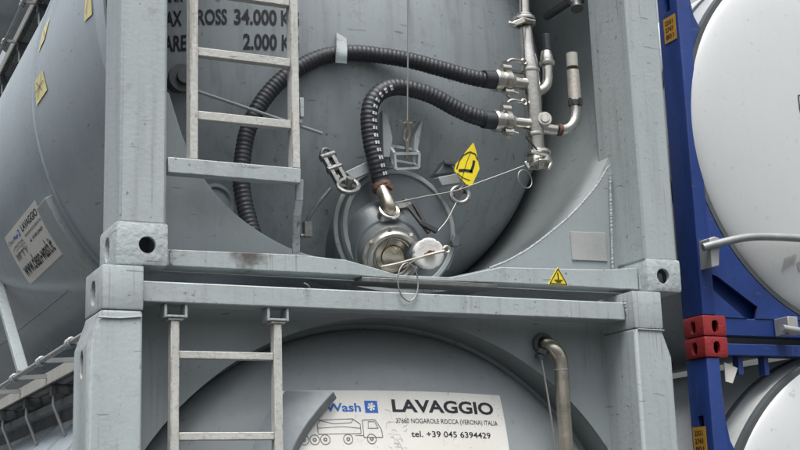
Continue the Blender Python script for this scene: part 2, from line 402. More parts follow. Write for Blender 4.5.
def casting(parent, x0, x1, y0, y1, z0, z1, side, m=None, hr=0.03, slot=(0.026, 0.04), hx=0.5, front_slot=None, bev=0.016):
    """hollow corner block: hole in its front face, upright slot in its outer side"""
    bm = NB(); box(bm, x0, x1, y0, y1, z0, z1)
    bmesh.ops.bevel(bm, geom=bm.edges[:], offset=bev, segments=2, profile=0.6, affect='EDGES')
    o = finish('corner_casting', bm, m or M['casting'], parent, 35)
    xm = x0 + (x1 - x0) * hx; zm = (z0 + z1) / 2 - 0.004
    c = NB(); box(c, x0 + 0.02, x1 - 0.02, y0 + 0.02, y1 - 0.02, z0 + 0.018, z1 - 0.018); cut(o, c)
    c = NB()
    if front_slot:
        fw, fh = front_slot
        pts = [(xm + fw * math.copysign(abs(math.cos(t)) ** 0.6, math.cos(t)), zm + fh * math.copysign(abs(math.sin(t)) ** 0.8, math.sin(t))) for t in (2 * math.pi * k / 28 for k in range(28))]
        prism(c, pts, y0 - 0.05, y0 + 0.06)
    else:
        cyl(c, (xm, y0 - 0.05, zm), (xm, y0 + 0.06, zm), hr, n=36)
    cut(o, c)
    c = NB()
    ym = y0 + (y1 - y0) * 0.5
    xs = x0 if side < 0 else x1
    pts = [(slot[0] * math.copysign(abs(math.cos(t)) ** 0.6, math.cos(t)), slot[1] * math.copysign(abs(math.sin(t)) ** 0.8, math.sin(t))) for t in (2 * math.pi * k / 28 for k in range(28))]
    a = [c.verts.new((xs - 0.05, ym + p, zm + q)) for p, q in pts]; b = [c.verts.new((xs + 0.05, ym + p, zm + q)) for p, q in pts]
    c.faces.new(a); c.faces.new(b[::-1])
    for i in range(28): c.faces.new((a[i], b[i], b[(i + 1) % 28], a[(i + 1) % 28]))
    cut(o, c)
    return o

def weld(parent, pts, r=0.006, per=10, m=None):
    bm = NB(); P = [Vector(p) for p in pts]
    tube(bm, P, lambda s: r * (0.72 + 0.22 * math.sin(s * 410 + 2.0 * math.sin(s * 37)) * random.random() + 0.22 * random.random()), 8, per=per, step=0.005)
    return finish('weld_bead', bm, m or M['weld'], parent)

# sign printing shared by the two wash signs; fn(x, y) maps sign coordinates (metres) to the surface
def print_sign(sign, fn, W, H, small=False):
    b = NB(); text(b, 'Clean', fn, 0.03 * W, 0.79 * H, 0.155 * W, 0.085 * H, 0.004); finish('logo_lettering', b, M['inkgrey'] if small else M['inkblue'], sign)
    b = NB(); text(b, 'Wash', fn, 0.195 * W, 0.79 * H, 0.145 * W, 0.085 * H, 0.022)
    finish('logo_lettering', b, M['inkblue'], sign); b = NB()
    cx, cy, q = 0.385 * W, 0.835 * H, 0.055 * H
    b.faces.new([b.verts.new(fn(cx + i * q * 1.25, cy + j * q * 1.1)) for i, j in ((-1, -1), (1, -1), (1, 1), (-1, 1))])
    finish('logo_square', b, M['inkblue'], sign)
    b = NB()
    fn2 = lambda x, y: fn(x, y, 0.0012)
    for k in range(3):
        t = math.pi * k / 3 + 0.26; dx, dy = math.cos(t) * q * 0.75, math.sin(t) * q * 0.75
        strip(b, [(cx - dx, cy - dy), (cx + dx, cy + dy)], fn2, 0.006 * H / 0.4)
        for e in (-1, 1):
            for sgn in (-0.6, 0.6):
                px, py = cx + e * dx * 0.55, cy + e * dy * 0.55
                strip(b, [(px, py), (px + e * q * 0.32 * math.cos(t + sgn), py + e * q * 0.32 * math.sin(t + sgn))], fn2, 0.0045 * H / 0.4)
    finish('snowflake', b, M['sign'], sign)
    b = NB(); text(b, 'LAVAGGIO', fn, 0.475 * W, 0.79 * H, 0.475 * W, 0.125 * H, 0.030); finish('lettering', b, M['ink'], sign)
    b = NB(); text(b, '37660 NOGAROLE ROCCA (VERONA) ITALIA', fn, 0.485 * W, 0.675 * H, 0.475 * W, 0.050 * H, 0.004); finish('lettering', b, M['ink'], sign)
    b = NB(); text(b, 'tel. +39 045 6394429', fn, 0.545 * W, 0.54 * H, 0.37 * W, 0.060 * H, 0.012); finish('lettering', b, M['ink'], sign)
    b = NB(); text(b, 'www.clean-wash.it', fn, 0.07 * W, 0.135 * H, 0.86 * W, 0.275 * H, 0.024); finish('lettering', b, M['ink'], sign)
    b = NB(); lw = 0.0032 if not small else 0.004
    X = lambda u: (0.155 + u * 0.265) * W
    Y = lambda v: (0.50 + v * 0.235) * H
    tr = lambda pts: [(X(u), Y(v)) for u, v in pts]
    strip(b, tr([(0.0, 0.32), (0.0, 0.72), (0.06, 0.88), (0.55, 0.92), (0.66, 0.70), (0.66, 0.30), (0.0, 0.30)]), fn, lw)
    strip(b, tr([(0.05, 0.86), (0.25, 0.72), (0.52, 0.76), (0.56, 0.90)]), fn, lw * 0.8)
    strip(b, tr([(0.0, 0.55), (0.4, 0.60), (0.66, 0.52)]), fn, lw * 0.7)
    strip(b, tr([(0.70, 0.14), (0.70, 0.86), (0.90, 0.88), (0.985, 0.50), (1.0, 0.14), (0.70, 0.14)]), fn, lw)
    strip(b, tr([(0.78, 0.52), (0.79, 0.80), (0.89, 0.80), (0.94, 0.52), (0.78, 0.52)]), fn, lw * 0.8)
    strip(b, tr([(-0.30, 0.22), (0.70, 0.22)]), fn, lw)
    strip(b, tr([(-0.32, 0.22), (-0.32, 0.70), (-0.05, 0.88), (0.06, 0.88)]), fn, lw)
    for u in (-0.22, -0.06, 0.10, 0.45, 0.82):
        strip(b, circle2(X(u), Y(0.08), 0.019 * W), fn, lw); strip(b, circle2(X(u), Y(0.08), 0.006 * W, 8), fn, lw * 1.6)
    finish('truck_drawing', b, M['inkgrey'], sign)

def walkway(parent, x0, x1, y0, y1, z, railx, railz, arms, shell, hang=True):
    w = NB(); tube(w, [(railx, y0, railz), (railx, y1, railz)], 0.011, 10, smooth=False); rail = finish('handrail', w, M['rail'], parent)
    for y in arms:
        b = NB()
        bar(b, (railx, y, railz), (x0 + 0.05, y, railz + 0.012), 0.020, 0.020)
        torus(b, (railx, y, railz), (0, 1, 0), 0.016, 0.007, 14, 6)
        torus(b, (railx, y + 0.05, railz), (0, 1, 0), 0.016, 0.006, 14, 6)
        cyl(b, (x0 + 0.035, y - 0.02, railz + 0.012), (x0 + 0.035, y + 0.03, railz + 0.012), 0.024, n=12)
        finish('rail_arm', b, M['rail'], parent)
    b = NB(); 
    step = 0.036 if hang else 0.06
    n = int((y1 - y0) / step)
    for k in range(n):
        yy = y0 + (y1 - y0) * k / n
        box(b, x0 + 0.012, x1, yy, yy + (0.007 if hang else 0.014), z - (0.032 if hang else 0.055), z)
    k = x0 + 0.03
    while k < x1:
        box(b, k, k + 0.005, y0, y1, z - 0.026, z - 0.004); k += 0.06
    finish('grating', b, M['grating'], parent, 0)
    if hang:
      b = NB(); box(b, x0, x0 + 0.010, y0, y1, z - 0.035, z + 0.022); finish('kick_plate', b, M['kick'], parent, 0)
    b = NB()
    for y in arms:
        box(b, x0 + 0.02, x1, y - 0.03, y + 0.03, z - 0.085, z - 0.036)
    box(b, x0 + 0.08, x0 + 0.12, y0, y1, z - 0.14, z - 0.10); box(b, x0 + 0.30, x0 + 0.34, y0, y1, z - 0.16, z - 0.12)
    finish('walkway_beam', b, M['grating'], parent, 0)
    xc, zc, Rr = shell
    b = NB(); xs = x0 + 0.22; box(b, xs, xs + 0.02, y0, y1, zc + math.sqrt(Rr * Rr - (xs - xc) ** 2) - 0.02, z - 0.02 if hang else z + 0.06); finish('spill_wall', b, M['grating'], parent, 0)
    if hang:
        for y in arms:
            b = NB()
            xe = x0 + 0.09; ze = zc + math.sqrt(max(0.01, Rr * Rr - (xe - xc) ** 2))
            tube(b, [(x0 + 0.035, y, railz), (x0 + 0.035, y, railz - 0.13), (xe, y - 0.02, ze + 0.005)], 0.009, 8, smooth=False)
            finish('support_rod', b, M['rail'], parent)

# ================================================================ UPPER GREY CONTAINER
UP = thing('tank_container', 'grey tank container with black hoses and a steel pipe manifold at its open end', 'tank container', (1.219, 3.0, 0.0), 'grey tank containers stacked on each other')
XC, ZC, TR = 1.219, 1.20, 1.25
tank_shell(UP, XC, ZC, TR, 0.34, 1.70, 6.0)
P0 = corner_post(UP, 0.0, 0.176, 0.0, 0.25, 0.150, 2.46)
P1 = corner_post(UP, 2.263, 2.438, 0.0, 0.30, 0.135, 2.46)
corner_post(UP, 0.0, 0.176, 5.80, 6.05, 0.15, 2.46); corner_post(UP, 2.263, 2.438, 5.80, 6.05, 0.15, 2.46)
casting(UP, -0.009, 0.182, -0.006, 0.262, 0.0, 0.160, -1, hr=0.031, hx=0.59, slot=(0.034, 0.045))
casting(UP, 2.266, 2.447, -0.006, 0.262, 0.0, 0.146, 1, hr=0.033, hx=0.46)
for xa, xb in ((-0.009, 0.182), (2.266, 2.447)):
    casting(UP, xa, xb, 5.80, 6.062, 0.0, 0.150, -1 if xa < 0 else 1)
    for ya in (-0.006, 5.80): casting(UP, xa, xb, ya, ya + 0.262, 2.44, 2.59, -1 if xa < 0 else 1)
# bottom sill: deep at the castings, low in the middle where the outlet stands
b = NB()
YS = 0.055
top = [(0.184, 0.076), (0.70, 0.084), (0.90, 0.074), (1.12, 0.026), (1.36, 0.027), (1.58, 0.080), (2.09, 0.095), (2.262, 0.112)]
ga = [[b.verts.new(p) for p in ((x, YS, zl), (x, YS, z), (x, YS + 0.10, z), (x, YS + 0.10, zl))] for x, z in top for zl in (min(0.016, z - 0.016),)]
for p_, q_ in zip(ga, ga[1:]):
    for i in range(4): b.faces.new((p_[i], p_[(i + 1) % 4], q_[(i + 1) % 4], q_[i]))
b.faces.new(ga[0]); b.faces.new(ga[-1][::-1])
finish('bottom_sill', b, M['sill'], UP, 20, 0.003)
b = NB(); box(b, 0.96, 1.56, YS - 0.010, YS + 0.10, -0.008, 0.0085); finish('sill_flange', b, M['dullsteel'], UP, 30, 0.002)
# cradle plates between post and sill, cut on a curve
YG = 0.20
left_arc = [(0.2357, 0.7207), (0.2955, 0.5383), (0.3590, 0.4166), (0.4385, 0.3158), (0.5307, 0.2390), (0.6403, 0.1745), (0.7641, 0.1258), (0.9547, 0.0877)]
right_arc = [(2.2480, 0.5971), (2.1880, 0.5136), (2.1134, 0.4349), (2.0187, 0.3470), (1.9218, 0.2739), (1.8323, 0.2113), (1.7401, 0.1583), (1.6157, 0.1046), (1.4242, 0.0572)]
def curve2(p): return [(v.x, v.z) for v in spline([(a, 0, c) for a, c in p], 6)]
LA, RA = curve2(left_arc), curve2(right_arc)
b = NB(); prism(b, [(0.10, LA[0][1] + 0.06)] + LA + [(1.0, 0.02), (0.10, 0.02)], YG, YG + 0.014); finish('cradle_plate', b, M['panel'], UP, 0, 0.002)
b = NB(); prism(b, [(2.28, RA[0][1] + 0.02), (RA[0][0] + 0.02, RA[0][1] + 0.02)] + RA + [(1.4, 0.02), (2.28, 0.02)], YG, YG + 0.014); finish('cradle_plate', b, M['panel'], UP, 0, 0.002)
weld(UP, [(x, YG + 0.004, z) for x, z in RA[:44:3]], 0.0065, 4)
weld(UP, [(x, YG + 0.006, z - 0.004) for x, z in LA[::3]], 0.0035, 4)
weld(UP, [(2.2483, 0.1900, 0.5529), (2.2252, 0.1900, 0.0708)], 0.007, 1)
weld(UP, [(2.2727, 0.0500, 0.1189), (2.2661, 0.0500, 0.0138)], 0.007, 1)
weld(UP, [(0.2053, 0.0500, 0.0732), (0.2056, 0.0500, 0.0214)], 0.006, 1)
b = NB(); prism(b, [(2.0233, 0.2848), (2.2061, 0.2917), (2.2064, 0.1636), (2.0246, 0.1607)], YG - 0.006, YG + 0.001); finish('name_plate', b, M['plate'], UP, 0, 0.001)
tri = [(1.8559, 0.0935), (1.9021, 0.0173), (1.8045, 0.0193)]
b = NB(); prism(b, tri, YS - 0.004, YS - 0.0005); wt = finish('warning_sticker', b, M['yellow'], UP, 0); wt['label'] = 'yellow triangle with black symbol'
cx3 = sum(p[0] for p in tri) / 3; cz3 = sum(p[1] for p in tri) / 3
fs = lambda x, y, o=0.0: (x, YS - 0.0055 - o, y)
b = NB()
ti = [(cx3 + (x - cx3) * 0.86, cz3 + (z - cz3) * 0.86) for x, z in tri]; strip(b, ti + ti[:1], fs, 0.004)
strip(b, [(cx3 - 0.002, cz3 + 0.026), (cx3 + 0.001, cz3 - 0.004)], fs, 0.006)
strip(b, [(cx3 - 0.020, cz3 - 0.006), (cx3 + 0.020, cz3 - 0.006)], fs, 0.005); strip(b, [(cx3 - 0.012, cz3 - 0.013), (cx3 + 0.012, cz3 - 0.013)], fs, 0.005)
finish('warning_symbol', b, M['ink'], wt)
# skirt ring and dished end
b = NB(); lathe(b, (XC, 0, 1.165), (0, 1, 0), [(1.166, YG + 0.016), (1.180, YG + 0.016), (1.180, 1.2), (1.166, 1.2), (1.166, YG + 0.016)], 120); finish('skirt_ring', b, M['skirt'], UP, 40)
DC, DR, DY, DD = (XC, 1.165), 1.162, 0.37, 0.66
def dish_y(x, z, c=DC, Rr=DR, y0=DY, d=DD):
    r2 = min(0.9999, ((x - c[0]) ** 2 + (z - c[1]) ** 2) / Rr ** 2)
    return y0 + d * (1 - math.sqrt(1 - r2))
def dish(parent, c, Rr, y0, d, m):
    b = NB(); prof = []
    for k in range(33):
        t = math.pi / 2 * k / 32; prof.append((Rr * math.sin(t), y0 + d * (1 - math.cos(t))))
    lathe(b, (c[0], 0, c[1]), (0, 1, 0), prof, 112)
    return finish('tank_end', b, m, parent, 60)
END = dish(UP, DC, DR, DY, DD, M['dish'])
def on_dish(x, z, o=0.0): return (x, dish_y(x, z) - 0.0022 - o, z)
D0 = [(0.6134, 0.4668, 1.1515), (0.8174, 0.4107, 1.1679), (0.6259, 0.4668, 1.0416), (0.8169, 0.4138, 1.0566), (0.3466, 0.5942, 1.1437), (0.8104, 0.4135, 1.2359)]
zb1 = D0[0][2]; zb2 = D0[2][2]; hcap = (D0[5][2] - D0[1][2])
for wd, xa, xb, z in (('34.000', (0.5889, 0.4755, 1.1514)[0], (0.7619, 0.4232, 1.1604)[0], zb1), ('KG', (0.7797, 0.4190, 1.1613)[0], (0.8555, 0.4031, 1.1704)[0], zb1), ('GROSS', (0.4076, 0.5577, 1.1477)[0], (0.5622, 0.4856, 1.1469)[0], zb1),
                     ('MAX', (0.2994, 0.6267, 1.1446)[0], (0.3897, 0.5678, 1.1444)[0], zb1), ('2.000', (0.6247, 0.4669, 1.0459)[0], (0.7618, 0.4265, 1.0539)[0], zb2), ('KG', (0.7816, 0.4218, 1.0548)[0], (0.8547, 0.4059, 1.0632)[0], zb2),
                     ('TARE', (0.2978, 0.6337, 1.0441)[0], (0.4072, 0.5629, 1.0425)[0], zb2), ('TANK', (0.3031, 0.6277, 1.2626)[0], (0.3949, 0.5677, 1.2575)[0], zb1 + (zb1 - zb2))):
    b = NB(); text(b, wd, on_dish, xa, z, xb - xa, hcap, 0.030)
    finish('lettering', b, M['ink'], END, 0)
weld(UP, [on_dish((1.2802, 0.3746, 1.0424)[0], z, -0.004) for z in (0.55, 0.8, 1.1, 1.4, 1.8)], 0.004, 6, M['dish'])
# small pieces welded on the dished end, half hidden behind the left post and cradle
b = NB(); q = Vector((0.3896, 0.5600, 0.9114)); cyl(b, q + Vector((0, .32, 0)), q, 0.050); cyl(b, q, q + Vector((0, -.02, 0)), 0.062); cyl(b, q + Vector((0, -.021, 0)), q + Vector((0, -.04, 0)), 0.03)
finish('drain_fitting', b, M['trim'], UP, 30, 0.002)  # dark material puts the shade behind the post into the fitting's colour
b = NB(); q = Vector((0.4896, 0.4000, 0.3537)); lathe(b, q, (0.25, -1, 0.2), [(0.0, -0.02), (0.075, -0.02), (0.08, 0.0), (0.075, 0.016), (0.060, 0.016), (0.054, 0.004), (0.0, 0.004)], 36); cyl(b, q + Vector((0, .01, 0)), q + Vector((0, .35, 0)), 0.05)
finish('pipe_flange', b, M['hatch'], UP)
b = NB(); tube(b, [(0.3807, 0.3000, 0.7743), (0.9249, 0.3400, 0.6646)], 0.007, 10, smooth=False); cyl(b, (0.7962, 0.3250, 0.7358), (0.8226, 0.3270, 0.6939), 0.014, n=10); finish('guide_rod', b, M['rail'], UP)
b = NB(); q = (2.2667, 0.4000, 1.4848); cyl(b, q, (q[0], q[1] + 0.26, q[2]), 0.020); cyl(b, (2.2467, 0.3600, 1.4110), (2.2625, 0.4000, 1.5045), 0.030, 0.020); cyl(b, (2.2233, 0.3800, 1.4505), (2.2975, 0.3800, 1.4663), 0.012)
finish('valve_knob', b, M['dullsteel'], UP, 30, 0.002)
# ladder
LAD = NB(); box(LAD, 0.182, 0.700, 0.010, 0.060, 0.352, 0.412); LADO = finish('ladder', LAD, M['frame'], UP, 30, 0.004)
for xa in (0.264, 0.668):
    b = NB(); box(b, xa, xa + 0.031, 0.012, 0.018, 0.413, 2.40); box(b, xa, xa + 0.006, 0.0185, 0.062, 0.413, 2.40)
    finish('rail', b, M['ladder'], LADO, 30, 0.0015)
for z in (0.587, 0.838, 1.089, 1.34, 1.59, 1.84, 2.09, 2.34):
    b = NB(); box(b, 0.2955, 0.6675, 0.020, 0.054, z - 0.018, z + 0.016); finish('rung', b, M['ladder'], LADO, 30, 0.003)
b = NB()
lp = [(0.7049, 0.0400, 0.3772), (0.7053, 0.0500, 0.2967), (0.7038, 0.0700, 0.2381), (0.7101, 0.1000, 0.1741), (0.7242, 0.1400, 0.1081)]
for a, c in zip(lp, lp[1:]): bar(b, a, c, 0.030, 0.008, up=(0, -1, 0))
finish('leg', b, M['frame'], LADO, 30)
b = NB(); box(b, 0.705, 0.722, 0.02, 0.05, 0.62, 0.70); finish('latch', b, M['frame'], LADO, 30, .003)

# hoses -----------------------------------------------------------
def ribbed(r, pitch): return lambda s: r * (1.0 + 0.034 * (1 if math.sin(s * 2 * math.pi / pitch) > 0.1 else -0.6))
def hose(name, pts, r):
    b = NB(); P = tube(b, pts, ribbed(r, 0.019), 20, per=10, step=0.0036); return finish(name, b, M['rubber'], UP, 50), P
H1, HP1 = hose('hose', [(1.6856, 0.2600, 0.9587), (1.6015, 0.2700, 0.9682), (1.4653, 0.2900, 0.9977), (1.3307, 0.3100, 1.0246), (1.1975, 0.3300, 1.0376), (1.0657, 0.3500, 1.0392), (0.9443, 0.3700, 1.0128), (0.8339, 0.3800, 0.9493), (0.7475, 0.3900, 0.8763), (0.6753, 0.4000, 0.7800), (0.6258, 0.4100, 0.6703), (0.6035, 0.4100, 0.5617), (0.5909, 0.4000, 0.4528), (0.6044, 0.3800, 0.3243), (0.6315, 0.3400, 0.1740)], 0.0345)
H2, HP2 = hose('hose', [(1.6958, 0.2600, 0.7783), (1.6116, 0.2600, 0.7856), (1.5201, 0.2700, 0.8176), (1.4299, 0.2800, 0.8606), (1.3397, 0.2900, 0.8853), (1.2591, 0.3000, 0.8929), (1.1877, 0.3000, 0.8669), (1.1394, 0.3000, 0.8127), (1.1234, 0.3000, 0.7405), (1.1297, 0.3000, 0.6448), (1.1497, 0.3000, 0.5510), (1.1746, 0.3100, 0.4690)], 0.036)
# white dashes printed along the inner bend of the second hose
b = NB()
side = Vector((-0.95, -1.0, 0.1)).normalized()
i0 = int(len(HP2) * 0.52); seg = 5
for k in range(i0, len(HP2) - 8, 9):
    for lane in (-0.17, 0.17):
        ids = range(k, min(k + seg, len(HP2) - 1))
        va = []
        for i in ids:
            t = (HP2[i + 1] - HP2[i - 1]).normalized(); u = Vector((0.10, -1, 0)); u = (u - t * u.dot(t)).normalized(); w = t.cross(u)
            row = []
            for off in (-0.12, 0.12):
                a = lane + off - 0.15
                row.append(b.verts.new(HP2[i] + (u * math.cos(a) + w * math.sin(a)) * 0.0392))
            va.append(row)
        for a, c in zip(va, va[1:]): b.faces.new((a[0], a[1], c[1], c[0]))
finish('hose_marking', b, M['mark'], H2)
def coupling(hosep, c, axis, r):
    c = Vector(c); d = Vector(axis).normalized()
    b = NB(); lathe(b, c, d, [(0, -0.085), (r * 0.84, -0.085), (r * 0.9, -0.03), (r * 0.9, -0.03)], 28); finish('hose_clamp', b, M['rubber'], hosep)
    b = NB(); lathe(b, c, d, [(0, -0.032), (r * 1.0, -0.032), (r * 1.12, -0.024), (r * 1.12, 0.0), (r * 0.95, 0.006), (r * 0.95, 0.016), (r * 1.18, 0.02), (r * 1.18, 0.044), (r * 0.9, 0.052), (r * 0.8, 0.07), (0, 0.07)], 32)
    finish('coupling', b, M['steel'], hosep, 30)
    for sgn in (1, -1):
        b = NB()
        u = Vector((0, -0.35, sgn)); u = (u - d * u.dot(d)).normalized()
        p = c + u * r * 1.15 + d * 0.03
        box_m = Matrix.Translation(p)
        cyl(b, p - d * 0.022 + u * 0.006, p + d * 0.022 + u * 0.006, 0.016, n=12)
        bar(b, p, p + u * 0.035 - d * 0.01, 0.022, 0.014, up=d.orthogonal())
        if sgn > 0:
            tube(b, [p + u * 0.03, p + u * 0.045 + d * 0.03, p + u * 0.040 + d * 0.085], 0.0075, 8)
            torus(b, p + u * 0.040 + d * 0.095, (0, 1, 0), 0.012, 0.005, 14, 6)
        else:
            tube(b, [p, p + u * 0.012 + d * 0.05], 0.007, 8)
        finish('coupling_lever', b, M['steel'], hosep, 30)
coupling(H1, (1.7415, 0.2600, 0.9651), Vector((1.8553, 0.2700, 0.9722)) - Vector((1.7415, 0.2600, 0.9651)), 0.046)
coupling(H2, (1.7310, 0.2600, 0.7773), Vector((1.8439, 0.2700, 0.7847)) - Vector((1.7310, 0.2600, 0.7773)), 0.044)
b = NB(); q = (1.1741, 0.3100, 0.4516); cyl(b, (1.1722, 0.3100, 0.4644), (1.1804, 0.3050, 0.4337), 0.040); cyl(b, (1.1719, 0.3100, 0.4536), (1.1774, 0.3050, 0.4399), 0.043); bar(b, (1.1786, 0.2600, 0.4484), (1.2054, 0.2600, 0.4291), 0.02, 0.018); finish('hose_clamp', b, M['rust'], H2, 30, 0.002)
b = NB(); tube(b, [(1.1713, 0.2950, 0.4349), (1.1703, 0.2700, 0.4031), (1.1736, 0.2500, 0.3689), (1.1817, 0.2500, 0.3398), (1.2000, 0.2900, 0.3330)], 0.029, 20); finish('elbow', b, M['brass'], H2)
# strap that holds the first hose
b = NB()
sp = [(1.0690, 0.4500, 1.2588), (1.0565, 0.4200, 1.1674), (1.0210, 0.3350, 1.0778), (1.0056, 0.3020, 1.0196), (1.0056, 0.3100, 0.9734)]
for off in (0,):
    pts = spline(sp, 6)
    for a, c in zip(pts, pts[1:]):
        bar(b, a, c + (c - a) * 0.08, 0.050, 0.006, up=(0, -1, 0.01))
finish('hose_bracket', b, M['frame'], UP, 30)
b = NB(); q = Vector((1.0175, 0.4200, 1.1027)); cyl(b, q, q + Vector((0.03, 0, 0)), 0.010); cyl(b, q + Vector((-0.012, 0, 0)), q, 0.018, n=6); cyl(b, q + Vector((0.0, 0.0, 0)), q + Vector((0, 0.1, 0)), 0.008); finish('bolt', b, M['rail'], UP)

# manifold ----------------------------------------------------------
b = NB(); tube(b, [(1.9135, 0.2700, 1.6673), (1.8978, 0.2700, 1.2840)], 0.0235, 20, smooth=False); tube(b, [(1.9117, 0.2620, 1.6636), (1.9017, 0.2620, 1.4753)], 0.026, 20, smooth=False)
lathe(b, (1.9007, 0.2700, 1.2460), Vector((1.9233, 0.2700, 0.6562)) - Vector((1.9007, 0.2700, 1.2460)), [(0, 0), (0.027, 0), (0.029, 0.03), (0.032, 0.12), (0.0395, 0.17), (0.041, 0.205), (0.041, 0.31), (0.039, 0.48), (0.036, 0.53), (0.036, 0.58), (0, 0.58)], 28)
MAN = finish('pipe_manifold', b, M['steel'], UP, 35)
def ring_clamp(c, axis, r, n=2, parent=MAN, gap=0.022, t=0.008, m='steel'):
    b = NB(); d = Vector(axis).normalized(); c = Vector(c)
    for k in range(n):
        o = c + d * gap * (k - (n - 1) / 2)
        lathe(b, o, d, [(r * 0.7, -0.009), (r, -0.008), (r * 1.03, 0), (r, 0.008), (r * 0.7, 0.009)], 28)
    return finish('ring_clamp', b, M[m], parent, 30)
DOWN = Vector((0.045, 0, -1)).normalized()
ring_clamp((1.8940, 0.2700, 1.2643), DOWN, 0.052, 2)
ring_clamp((1.8958, 0.2700, 1.2934), DOWN, 0.035, 1)
b = NB(); bar(b, (1.7935, 0.2100, 1.2143), (1.8511, 0.2000, 1.2422), 0.018, 0.022); cyl(b, (1.7733, 0.2100, 1.2186), (1.8090, 0.2100, 1.2164), 0.013, n=8); bar(b, (1.8156, 0.2000, 1.2514), (1.9148, 0.2100, 1.2499), 0.012, 0.010); finish('clamp_bolt', b, M['steel'], MAN, 30, 0.002)
ring_clamp((1.9083, 0.2700, 1.0326), DOWN, 0.045, 1, t=0.004)
ring_clamp((1.9154, 0.2700, 0.7340), DOWN, 0.042, 1)
b = NB(); tube(b, [(1.8430, 0.2250, 0.7052), (1.8735, 0.2200, 0.6703), (1.9103, 0.2250, 0.6385)], 0.004, 6); finish('tie_wire', b, M['rubber'], MAN)
b = NB()
lathe(b, (1.9265, 0.2700, 0.6565), Vector((0.05, -0.10, -1)), [(0, -0.03), (0.034, -0.03), (0.036, -0.004), (0.056, 0.0), (0.059, 0.004), (0.059, 0.014), (0.056, 0.018), (0.046, 0.019), (0.046, 0.030), (0.058, 0.031), (0.060, 0.035), (0.060, 0.060), (0.057, 0.064), (0.045, 0.065), (0.042, 0.050), (0, 0.048)], 40)
finish('end_coupling', b, M['steel'], MAN, 30)
b = NB(); c0 = Vector((1.8856, 0.2000, 0.5708)); 
for k in range(3): 
    t = R(20 + 120 * k); bar(b, c0 + Vector((math.cos(t) * 0.052, math.sin(t) * 0.03, -0.01)), c0 + Vector((math.cos(t) * 0.072, math.sin(t) * 0.04, 0.02)), 0.02, 0.012)
bar(b, (1.8488, 0.2000, 0.6308), (1.9245, 0.2000, 0.6194), 0.014, 0.012)
finish('coupling_lever', b, M['steel'], MAN, 30, 0.002)
b = NB(); tube(b, [(1.7988, 0.2620, 0.9654), (1.8519, 0.2650, 0.9655), (1.9173, 0.2700, 0.9675)], 0.0275, 18); finish('branch_pipe', b, M['steel'], MAN)
b = NB(); tube(b, [(1.7778, 0.2620, 0.7803), (1.8407, 0.2650, 0.7806), (1.9159, 0.2700, 0.7827)], 0.0255, 18); finish('branch_pipe', b, M['steel'], MAN)
b = NB(); bar(b, (1.8006, 0.2600, 1.0164), (1.8789, 0.2700, 1.0196), 0.014, 0.010); finish('bracket', b, M['dullsteel'], MAN, 30)
b = NB(); tube(b, [(1.9214, 0.2800, 0.9382), (1.9586, 0.2800, 0.9471), (1.9917, 0.2800, 0.9697), (2.0072, 0.2800, 1.0048), (2.0120, 0.2800, 1.0769)], 0.0235, 16)
lathe(b, (2.0105, 0.2800, 1.0695), (-0.02, 0, 1), [(0.020, 0), (0.034, 0.004), (0.036, 0.012), (0.036, 0.022), (0.030, 0.026), (0.030, 0.046), (0.026, 0.060), (0.024, 0.072), (0, 0.072)], 24)
ee = finish('elbow', b, M['steel'], MAN, 35)
b = NB(); lathe(b, (2.0151, 0.2800, 1.1468), (-0.02, 0, 1), [(0, 0), (0.019, 0), (0.0185, 0.075), (0.016, 0.078), (0, 0.078)], 20); finish('rubber_plug', b, M['rubber'], ee)
b = NB(); tube(b, [(1.9320, 0.2800, 0.7779), (1.9943, 0.2800, 0.7724), (2.0524, 0.2800, 0.7734), (2.1011, 0.2800, 0.7876), (2.1359, 0.2800, 0.8241), (2.1474, 0.2800, 0.8728), (2.1486, 0.2800, 0.9254)], 0.0245, 16); ee = finish('elbow', b, M['steel'], MAN)
b = NB(); lathe(b, (2.1481, 0.2800, 0.8967), Vector((2.1464, 0.2800, 1.1562)) - Vector((2.1481, 0.2800, 0.8967)), [(0.0, 0), (0.0295, 0.0), (0.0295, 0.10), (0.028, 0.17), (0.0, 0.17)], 22); finish('breather_pipe', b, M['stained'], MAN)
b = NB(); lathe(b, (2.1466, 0.2800, 1.0836), Vector((2.1464, 0.2800, 1.1562)) - Vector((2.1466, 0.2800, 1.0836)), [(0.026, 0), (0.0265, 0.0), (0.0265, 0.065), (0.022, 0.066), (0.020, 0.05), (0, 0.05)], 22); finish('breather_pipe', b, M['kick'], MAN)
b = NB(); lathe(b, (2.1474, 0.2800, 0.9085), (0.03, 0, 1), [(0.022, -0.014), (0.031, -0.012), (0.031, 0.012), (0.022, 0.014)], 22); bar(b, (2.1537, 0.2500, 0.8930), (2.1562, 0.2500, 0.9265), 0.016, 0.016); bar(b, (2.0998, 0.2500, 0.8872), (2.1022, 0.2500, 0.9206), 0.010, 0.010); finish('ring_clamp', b, M['rubber'], MAN, 30)
ring_clamp((2.0485, 0.2700, 0.7702), Vector((1, 0, 0)), 0.027, 1, m='rust')
b = NB(); lathe(b, (1.9506, 0.2400, 0.7984), (-0.35, -1, 0.1), [(0, 0.026), (0.019, 0.026), (0.020, 0.021), (0.031, 0.021), (0.033, 0.014), (0.033, -0.01), (0.02, -0.012), (0.012, -0.05), (0, -0.05)], 28); tube(b, [(1.9563, 0.2500, 0.7926), (1.9633, 0.2800, 0.7786)], 0.012, 10); finish('gauge', b, M['ladder'], MAN, 35)
